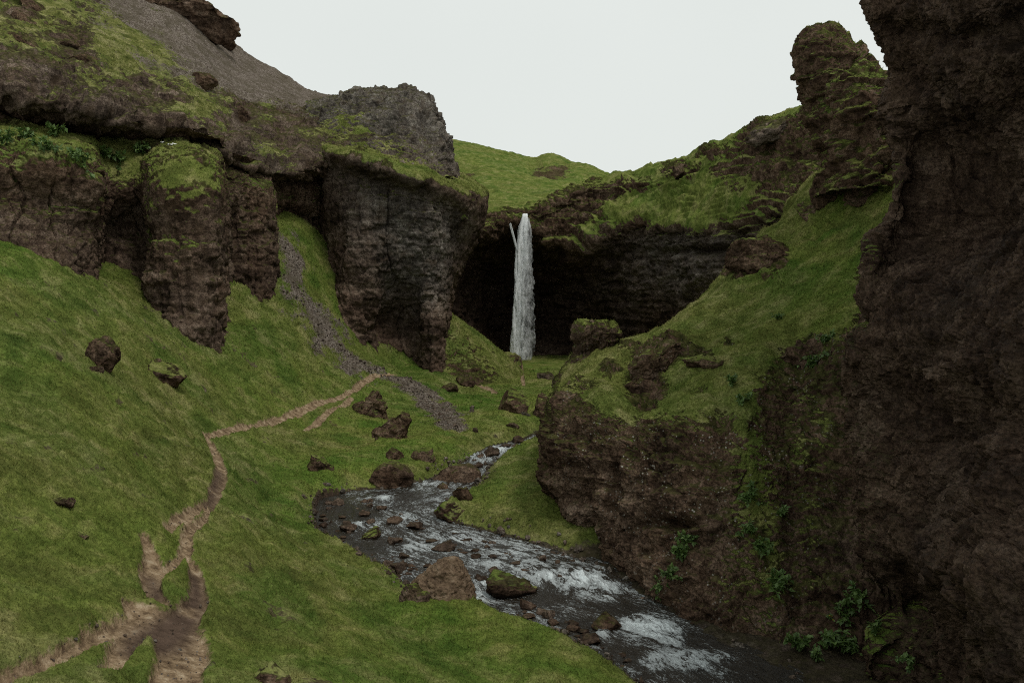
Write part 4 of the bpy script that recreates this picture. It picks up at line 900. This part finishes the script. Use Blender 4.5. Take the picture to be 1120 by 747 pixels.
pillar('mossy_crag', [(636, 660, 352), (628, 674, 356), (626, 679, 364), (626, 676, 374), (624, 668, 384), (620, 672, 396), (612, 680, 412), (606, 690, 430)], 60,
       'blunt rock crag with a pale mossy cap at the left end of the right ridge', 'crag', 411, moss=.25, tone=.15, lichen=.4)

# ------------------------------------------------------------------ stones in the stream
def ray_water(px, py): return on_water(px, py)
GR = 'stones standing in the river'
stone_vars = [rock_mesh('river_stone', (1, .8, .62), 500 + i, sub=4, moss=0, tone=.05 + .1 * (i % 3), wet_dark=.45, rough=.9, mossy=.35) for i in range(6)]
def stone(px, py, wpx, label, name='river_stone', hr=.8, me=None, mesh_kw=None):
    p = on_water(px, py); w = wpx * 1.25 * p[1] / F / 2
    o = obj(name, me or random.choice(stone_vars), loc=(p[0], p[1], zw(p[1]) + .02 + w * .22), label=label, cat='stone', group=GR)
    o.scale = (w, w * random.uniform(.8, 1.1), w * hr); o.rotation_euler = (random.uniform(-.2, .2), random.uniform(-.2, .2), random.uniform(0, 6.28)); return o
mossyst = rock_mesh('river_stone', (1, .8, .62), 520, sub=5, moss=.35, tone=0, wet_dark=.3, rough=1.1)
rusty = rock_mesh('river_stone', (1, .85, .7), 521, sub=5, moss=0, tone=0, wet_dark=.1, rough=.6)
stone(553, 648, 58, 'long dark mossy rock splitting the rapids beside the large tan boulder', me=mossyst, hr=.75)
stone(526, 637, 20, 'small dark rock between the large tan boulder and the long mossy rock', hr=1.0)
stone(664, 687, 31, 'rounded rust brown rock in the white water', me=rusty, hr=1.0)
stone(408, 588, 26, 'brown rock with a tuft of weed in the shallow left side of the river', me=mossyst, hr=.7)
stone(381, 580, 20, 'low reddish rock in the shallows left of the weedy rock')
stone(432, 573, 16, 'dark round rock in midstream above the weedy rock', hr=1)
stone(455, 578, 20, 'dark broad rock in midstream right of the round one', hr=.8)
stone(486, 601, 26, 'flat dark rock awash behind the large tan boulder', hr=.6)
stone(521, 610, 14, 'brown rock right of the flat rock awash behind the boulder')
stone(431, 594, 18, 'rusty low rock right of the weedy rock')
stone(541, 626, 16, 'dark rock in midstream above the long mossy rock')
stone(577, 665, 20, 'dark brown rock at the left shore of the rapids', hr=.9)
stone(600, 676, 18, 'brown rock at the left shore below the long mossy rock', hr=.9)
stone(646, 703, 24, 'dark brown rock beside the left shore below the rust brown rock', hr=.9)
stone(626, 684, 14, 'small dark rock near the left shore above the rust brown rock')
stone(432, 627, 26, 'brown rock at the left shore just above the large tan boulder', hr=.8)
stone(536, 499, 22, 'dark rock in the narrow upper stream', hr=.9)
stone(552, 490, 14, 'pale flat rock at the head of the narrow upper stream', hr=.6)
stone(567, 484, 16, 'rounded brown rock on the right side of the upper stream', hr=.9)
extra_px = []
def spray_stones(n, poly, lo, hi, label):
    k = 0; c = 0; poly = np.array(poly, float)
    mn, mx = poly.min(0), poly.max(0)
    while k < n and c < 4000:
        c += 1
        x, y = random.uniform(mn[0], mx[0]), random.uniform(mn[1], mx[1])
        if not inside(np.array([[x, y]]), poly)[0]: continue
        if any(abs(x - a) < (s_ + 2) and abs(y - b) < s_ * .5 + 1 for a, b, s_ in extra_px): continue
        w = random.uniform(lo, hi) if random.random() < .8 else hi * 1.3
        extra_px.append((x, y, w * .5)); stone(x, y, w, label, hr=random.uniform(.5, .9)); k += 1
spray_stones(22, [(348, 550), (410, 545), (420, 560), (390, 600), (355, 592), (346, 570)], 4, 11, 'small brown stone in the shallows on the left side of the river bend')
spray_stones(20, [(395, 612), (440, 605), (470, 620), (440, 640)], 4, 11, 'small soaked stone along the left shore above the large tan boulder')
spray_stones(26, [(550, 672), (600, 668), (690, 720), (690, 737), (620, 700)], 4, 11, 'small dark stone along the left shore of the lower rapids')
spray_stones(50, [(430, 560), (500, 585), (600, 610), (640, 625), (600, 640), (480, 600)], 4, 10, 'small dark stone breaking the surface in midstream')
spray_stones(16, [(500, 572), (620, 606), (630, 616), (505, 580)], 3, 8, 'small stone under the grassy right bank')
spray_stones(12, [(515, 505), (560, 488), (575, 485), (545, 498), (525, 515)], 3, 8, 'small stone in the narrow upper stream')

# ------------------------------------------------------------------ birds on the ledge
def bird_mesh():
    m, t, b, out = new_mat('white_feathers'); b.inputs['Base Color'].default_value = (.75, .75, .72, 1); b.inputs['Roughness'].default_value = .7
    ax = np.array([[-.24, .02, .015], [-.16, .03, .045], [-.05, .0, .085], [.06, .01, .09], [.12, .06, .065], [.155, .11, .05], [.19, .125, .045], [.215, .12, .02], [.25, .11, .004]])
    na = 14; ang = np.linspace(0, 2 * np.pi, na)
    P = np.stack([np.stack([np.full(na, x), np.cos(ang) * r_, np.sin(ang) * r_ * .95 + z + .09], -1) for x, z, r_ in ax])
    return make_mesh('bird', P, grid_faces(*P.shape[:2]), None, m)
bme = bird_mesh()
for (x, y, rz, lb) in ((177.5, 157, .6, 'white sea bird sitting on the grassy ledge, leftmost of the four'), (184.5, 159.5, 2.2, 'white sea bird sitting low, second from the left on the grassy ledge'),
                       (188, 159.5, .1, 'white sea bird sitting close to its right neighbour on the grassy ledge'), (190.8, 159, 3.4, 'white sea bird sitting rightmost of the four on the grassy ledge')):
    p, n = hit(x, y)
    o = obj('bird', bme, loc=(p[0], p[1], p[2] + .02), label=lb, cat='bird', group='white birds resting on the cliff ledge'); o.rotation_euler = (0, 0, rz); o.scale = (.75,) * 3

# ------------------------------------------------------------------ leafy plants
def leaf_material(name, c1, c2):
    m, t, b, out = new_mat(name)
    n = t.noise(t.n('ShaderNodeNewGeometry').outputs['Position'], 2.5, 3)
    c = t.mix(t.attr('tint'), c1, c2); t.l(c, b.inputs['Base Color']); b.inputs['Roughness'].default_value = .55
    tr = t.n('ShaderNodeBsdfTranslucent'); t.l(c, tr.inputs[0]); mx = t.n('ShaderNodeMixShader'); mx.inputs[0].default_value = .35
    t.l(b.outputs[0], mx.inputs[1]); t.l(tr.outputs[0], mx.inputs[2]); t.l(mx.outputs[0], out.inputs[0]); return m
ML = leaf_material('broad_leaf', (.05, .10, .02), (.13, .21, .05)); MS = leaf_material('plant_stem', (.06, .09, .025), (.09, .10, .04))
MF = leaf_material('yellow_petals', (.5, .4, .06), (.6, .5, .1)); MWF = leaf_material('white_petals', (.7, .7, .66), (.8, .8, .76))

def leaf_quads(c, dirv, up, L, Wd):
    """folded pointed leaves: arrays in, verts (n,6,3) and faces out"""
    side = np.cross(dirv, up); side /= np.linalg.norm(side, axis=1, keepdims=True) + 1e-9
    nrm = np.cross(side, dirv)
    L = L[:, None]; Wd = Wd[:, None]
    v = np.stack([c, c + dirv * L * .45 + side * Wd + nrm * L * .10, c + dirv * L * .5, c + dirv * L * .45 - side * Wd + nrm * L * .10, c + dirv * L - nrm * L * .12], 1)
    n = len(c); b = (np.arange(n) * 5)[:, None]
    f = np.concatenate([b + np.array([[0, 1, 2]]), b + np.array([[1, 4, 2]]), b + np.array([[0, 2, 3]]), b + np.array([[3, 2, 4]])])
    return v.reshape(-1, 3), f
def plant(px, py, size, label, seed, leaves=120, flower=None, group='leafy plants on the right cliff', name='leafy_plant'):
    p, n = hit(px, py)
    if p is None: return
    r = np.random.default_rng(seed)
    root = obj(name, None, loc=tuple(p + n * .02), label=label, cat='plant', group=group)
    ns = max(5, leaves // 14); stems = []; V = []; Fs = []; LV = []; LF = []; off_ = 0; loff = 0; ends = []
    outv = n * .75 + np.array([0, 0, .5])
    for k in range(ns):
        d = outv + r.normal(size=3) * .55; d /= np.linalg.norm(d); L = size * r.uniform(.5, 1.1)
        pts = np.array([d * L * t_ + np.array([0, 0, -.35 * L * t_ * t_]) + r.normal(size=3) * .02 * size for t_ in (0, .35, .7, 1)])
        for i in range(3):
            a, b_ = pts[i], pts[i + 1]; s1 = np.cross(b_ - a, [0.3, .2, 1]); s1 = s1 / np.linalg.norm(s1) * .012 * size; s2 = np.cross(b_ - a, s1); s2 = s2 / np.linalg.norm(s2) * .012 * size
            q_ = [a + s1, a - s1 * .5 + s2, a - s1 * .5 - s2, b_ + s1, b_ - s1 * .5 + s2, b_ - s1 * .5 - s2]; V += q_
            Fs += [[off_ + i0, off_ + i1, off_ + i1 + 3, off_ + i0 + 3] for i0, i1 in ((0, 1), (1, 2), (2, 0))]; off_ += 6
        ends.append(pts[-1])
        m_ = leaves // ns
        t_ = r.uniform(.25, 1, m_); cpos = np.stack([np.interp(t_, (0, .35, .7, 1), pts[:, j]) for j in range(3)], -1)
        dv = d * .5 + r.normal(size=(m_, 3)) * .8 + np.array([0, 0, -.1]); dv /= np.linalg.norm(dv, axis=1, keepdims=True)
        v, f = leaf_quads(cpos, dv, np.tile(np.array([[0, -.3, 1.0]]), (m_, 1)) + r.normal(size=(m_, 3)) * .3, size * r.uniform(.16, .36, m_), size * r.uniform(.05, .12, m_))
        LV.append(v); LF.append(f + loff); loff += len(v)
    LV = np.concatenate(LV); LF = np.concatenate(LF)
    obj('stem', make_mesh('stem', np.array(V), np.array(Fs), dict(tint=.4), MS), root)
    obj('foliage', make_mesh('foliage', LV, LF, dict(tint=np.repeat(r.uniform(0, 1, len(LV) // 5), 5)), ML, smooth=False), root)
    if flower:
        FV, FF, o_ = [], [], 0
        for e in ends[:5]:
            m_ = 14; dv = r.normal(size=(m_, 3)); dv[:, 2] = abs(dv[:, 2]); dv /= np.linalg.norm(dv, axis=1, keepdims=True)
            v, f = leaf_quads(np.tile(e, (m_, 1)), dv, r.normal(size=(m_, 3)), np.full(m_, .11 * size), np.full(m_, .04 * size)); FV.append(v); FF.append(f + o_); o_ += len(v)
        obj('flower', make_mesh('flower', np.concatenate(FV), np.concatenate(FF), dict(tint=np.tile([.2], o_)), flower, smooth=False), root)
    return root
PL = [(745, 612, .8, 'fresh green plant growing above the water on the cliff foot', 110), (733, 632, .7, 'leafy plant hanging lowest over the dark water', 90), (752, 590, .6, 'plant clinging to the crevice above the water', 80),
      (722, 640, .5, 'small dark plant at the waterline by the cliff foot', 60),
      (875, 712, .75, 'light green leafy plant low at the left end of the dark wall', 120), (905, 700, .8, 'dark broad leaved plant in the middle of the wall foot clump', 130), (925, 712, .7, 'dark leafy plant right in the wall foot clump', 120),
      (940, 655, .7, 'dark plant high in the hollow of the near wall', 110), (925, 668, .6, 'dark plant under the hollow of the near wall', 90), (960, 690, .5, 'small plant right of the wall foot clump', 60), (1000, 720, .5, 'faint plant low in the bottom right shade', 60), (890, 722, .5, 'low plant under the light green one at the dark wall', 70),
      (822, 545, .7, 'green plant on the mossy face left of the dark wall', 100), (835, 600, .7, 'green plant halfway down the mossy face', 100), (845, 640, .7, 'broad plant near the bottom of the mossy face', 110), (818, 580, .6, 'light plant in the middle of the mossy face', 80), (855, 560, .6, 'small plant beside the edge of the dark wall', 70),
      (895, 395, .8, 'bright green plant in the rock hollow under the grass slope', 120), (905, 372, .6, 'plant at the lower tip of the bright grass slope', 80), (850, 350, .5, 'light plant low on the grass slope left of the dark wall', 70), (800, 420, .6, 'pale green plant on the shoulder of the grass slope', 80), (812, 440, .6, 'pale green plant just below the shoulder of the grass slope', 80)]
for i, (x, y, s_, lb, nl) in enumerate(PL): plant(x, y, s_ * 1.35, lb, 700 + i, int(nl * 1.4))
plant(905, 676, .45, 'small plant with yellow flowers on the dark wall', 760, 40, flower=MF)
plant(897, 390, .4, 'small plant with white flowers in the hollow under the grass slope', 761, 40, flower=MWF)
for i, (x, y) in enumerate([(20, 150), (45, 160), (62, 150), (85, 175), (112, 172), (130, 178), (150, 168), (8, 158)]):
    plant(x, y, 1.5, ['green plant on the leftmost grassy ledge under the overhang', 'wide plant on the leftmost grassy ledge', 'plant with tall stems at the back of the left ledge', 'drooping plant at the right end of the left ledge', 'plant in the notch between the left wall and the ledge', 'yellowish plant in the middle of the bird ledge',
                           'plant at the foot of the overhang left of the birds', 'plant at the left picture edge on the ledge'][i], 780 + i, 130, group='plants on the left cliff ledges')

# ------------------------------------------------------------------ turf blades (uncountable)
def scatter_blades(n_total):
    V, T, D_ = [], [], []; cand = []; tot = 0
    for (P, N, g, tn) in SCATTER:
        a = np.linalg.norm(np.cross(P[1:, :-1] - P[:-1, :-1], P[:-1, 1:] - P[:-1, :-1]), axis=-1)
        c = P[:-1, :-1]; v = np.array([0, 0, CZ]) - c; dist = np.linalg.norm(v, axis=-1)
        px, py = proj(c)
        okv = (c[..., 1] > 5) & (px > -90) & (px < 1210) & (py > -60) & (py < 830)
        face = np.clip((N[:-1, :-1] * v).sum(-1) / dist, .12, 1)
        wgt = a / np.maximum(dist, 15) ** 1.75 * sstep(.45, .75, g[:-1, :-1]) * okv * face ** .6 * (dist < 125)
        cand.append(wgt.ravel()); tot += wgt.sum()
    for (P, N, g, tn), wgt in zip(SCATTER, cand):
        k = int(n_total * wgt.sum() / tot)
        if k < 10: continue
        idx = rng.choice(len(wgt), k, p=wgt / wgt.sum())
        nr, nc = P.shape[:2]; i, j = idx // (nc - 1), idx % (nc - 1)
        u, w = rng.random((k, 1)), rng.random((k, 1))
        b = P[i, j] * (1 - u) * (1 - w) + P[i + 1, j] * u * (1 - w) + P[i, j + 1] * (1 - u) * w + P[i + 1, j + 1] * u * w
        n = N[i, j]; dist = b[:, 1]
        clump = fbm(b * .9, 3, 801)
        h = (.05 + .06 * rng.random(k) + .22 * np.clip(clump, 0, 1) ** 1.3) * (1 + dist / 130)
        h = h * np.where(rng.random(k) < .06, 1.7, 1)
        wd = np.maximum(.010, dist * .00042) * (0.7 + .6 * rng.random(k))
        ang = rng.random(k) * 2 * np.pi
        side = np.stack([np.cos(ang), np.sin(ang) * .6, np.zeros(k)], -1); side /= np.linalg.norm(side, axis=1, keepdims=True)
        lean = np.stack([noise(b * .5, 811) * 1.1 + rng.normal(size=k) * .75, rng.normal(size=k) * .6 - .1, np.zeros(k)], -1)
        dirv = n * .35 + np.array([0, 0, .75]) + lean; dirv /= np.linalg.norm(dirv, axis=1, keepdims=True)
        b = b - dirv * .02
        tri = np.stack([b - side * wd[:, None], b + side * wd[:, None], b + dirv * h[:, None]], 1)
        V.append(tri.reshape(-1, 3)); tint = np.clip(rng.random(k) ** 2 * .8 + .45 * noise(b * 1.1, 821) + .2 * clump, 0, 1); T.append(np.repeat(tint, 3))
        D_.append(np.repeat(tn[i, j], 3))
    V = np.concatenate(V); f = np.arange(len(V)).reshape(-1, 3)
    me = make_mesh('grass', V, f, dict(tint=np.concatenate(T), tone=np.concatenate(D_), deep=0.0), MB, smooth=False)
    o = obj('grass', me, label='short green and olive turf grass covering the valley and ledges', cat='grass', kind='stuff')
scatter_blades(520000)

# loose gravel on the mound, the gully and the hill scree (uncountable)
def scatter_stones():
    V0, F0 = ICO[2]
    sel = np.nonzero((gat['scree'] > .55) & (GP[:, 1] < 125))[0]
    k = 4200; id_ = rng.choice(sel, k)
    c = P3[id_] + rng.normal(size=(k, 3)) * np.array([.15, .15, 0])
    bank = np.nonzero((bd < .7) & (GP[:, 1] < 70) & (np.abs(proj(P3)[0] - 560) < 620))[0]; kb = 1300
    cb = P3[rng.choice(bank, kb)] + rng.normal(size=(kb, 3)) * np.array([.15, .15, .02])
    dsel = np.nonzero((gat['dirt'] > .4) & (GP[:, 1] < 70))[0]; kd = 420; wd_ = 1 / GP[dsel, 1] ** .5
    cd = P3[rng.choice(dsel, kd, p=wd_ / wd_.sum())] + rng.normal(size=(kd, 3)) * np.array([.05, .05, 0])
    c = np.concatenate([c, cb, cd]); r_ = np.concatenate([rng.gamma(1.6, .020, k) + .012, rng.gamma(2.0, .03, kb) + .02, rng.gamma(1.2, .010, kd) + .008]); k = len(c)
    s = rng.uniform(.6, 1.2, (k, 1, 3)) * r_[:, None, None]
    v = V0[None] * s * (1 + .25 * rng.normal(size=(k, len(V0), 1)) * .6) + c[:, None]
    f = F0[None] + (np.arange(k) * len(V0))[:, None, None]
    me = make_mesh('gravel', v, f.reshape(-1, 3), dict(grass=0.0, tone=np.repeat(rng.uniform(.3, 1., k), len(V0)), lichen=0.0, scree=0.0, wet_dark=0.0, mossy=.2, dirt=0.0, mud=0.0), MT, smooth=False)
    obj('gravel', me, label='loose grey gravel on the mound, the gully and along the stream', cat='gravel', kind='stuff')
scatter_stones()

# ------------------------------------------------------------------ sky, sun, camera
w = bpy.data.worlds.new('World'); S.world = w; w.use_nodes = True
t = NT(w.node_tree); w.node_tree.nodes.clear()
out = t.n('ShaderNodeOutputWorld'); bg = t.n('ShaderNodeBackground'); t.l(bg.outputs[0], out.inputs[0])
sky = t.n('ShaderNodeTexSky', sky_type='NISHITA'); sky.sun_disc = False
SUN_EL, SUN_AZ = 60, 140          # azimuth clockwise from the view direction: behind the camera on the right
sky.sun_elevation = R(SUN_EL); sky.sun_rotation = R(SUN_AZ); sky.dust_density = 4; sky.air_density = 1
tc = t.n('ShaderNodeTexCoord').outputs['Generated']
cl = t.ramp(t.noise(tc, 1.6, 4, .5), [(.3, (7.75, 8.15, 7.8)), (.7, (8.25, 8.6, 8.25))])
t.l(t.mix(.93, sky.outputs[0], cl), bg.inputs[0]); bg.inputs[1].default_value = .1
sun = bpy.data.lights.new('sun', 'SUN'); sun.energy = 1.5; sun.angle = R(12); sun.color = (1, .96, .9)
so = bpy.data.objects.new('sun', sun); COL.objects.link(so)
sd = Vector((math.sin(R(SUN_AZ)) * math.cos(R(SUN_EL)), math.cos(R(SUN_AZ)) * math.cos(R(SUN_EL)), math.sin(R(SUN_EL))))
so.rotation_euler = sd.to_track_quat('Z', 'Y').to_euler()

cam = bpy.data.cameras.new('camera'); cam.sensor_width = 36; cam.lens = F / 1120 * 36; cam.clip_end = 3000; cam.clip_start = .1
co = bpy.data.objects.new('camera', cam); COL.objects.link(co); co.location = (0, 0, CZ); co.rotation_euler = (math.pi / 2 - PITCH, 0, 0)
S.camera = co
S.view_settings.view_transform = 'Standard'; S.view_settings.look = 'None'; S.view_settings.exposure = 0; S.view_settings.gamma = 1
S.cycles.use_denoising = False; S.cycles.pixel_filter_type = 'BLACKMAN_HARRIS'; S.cycles.filter_width = 1.05
S.cycles.max_bounces = 6; S.cycles.diffuse_bounces = 3; S.cycles.transparent_max_bounces = 12
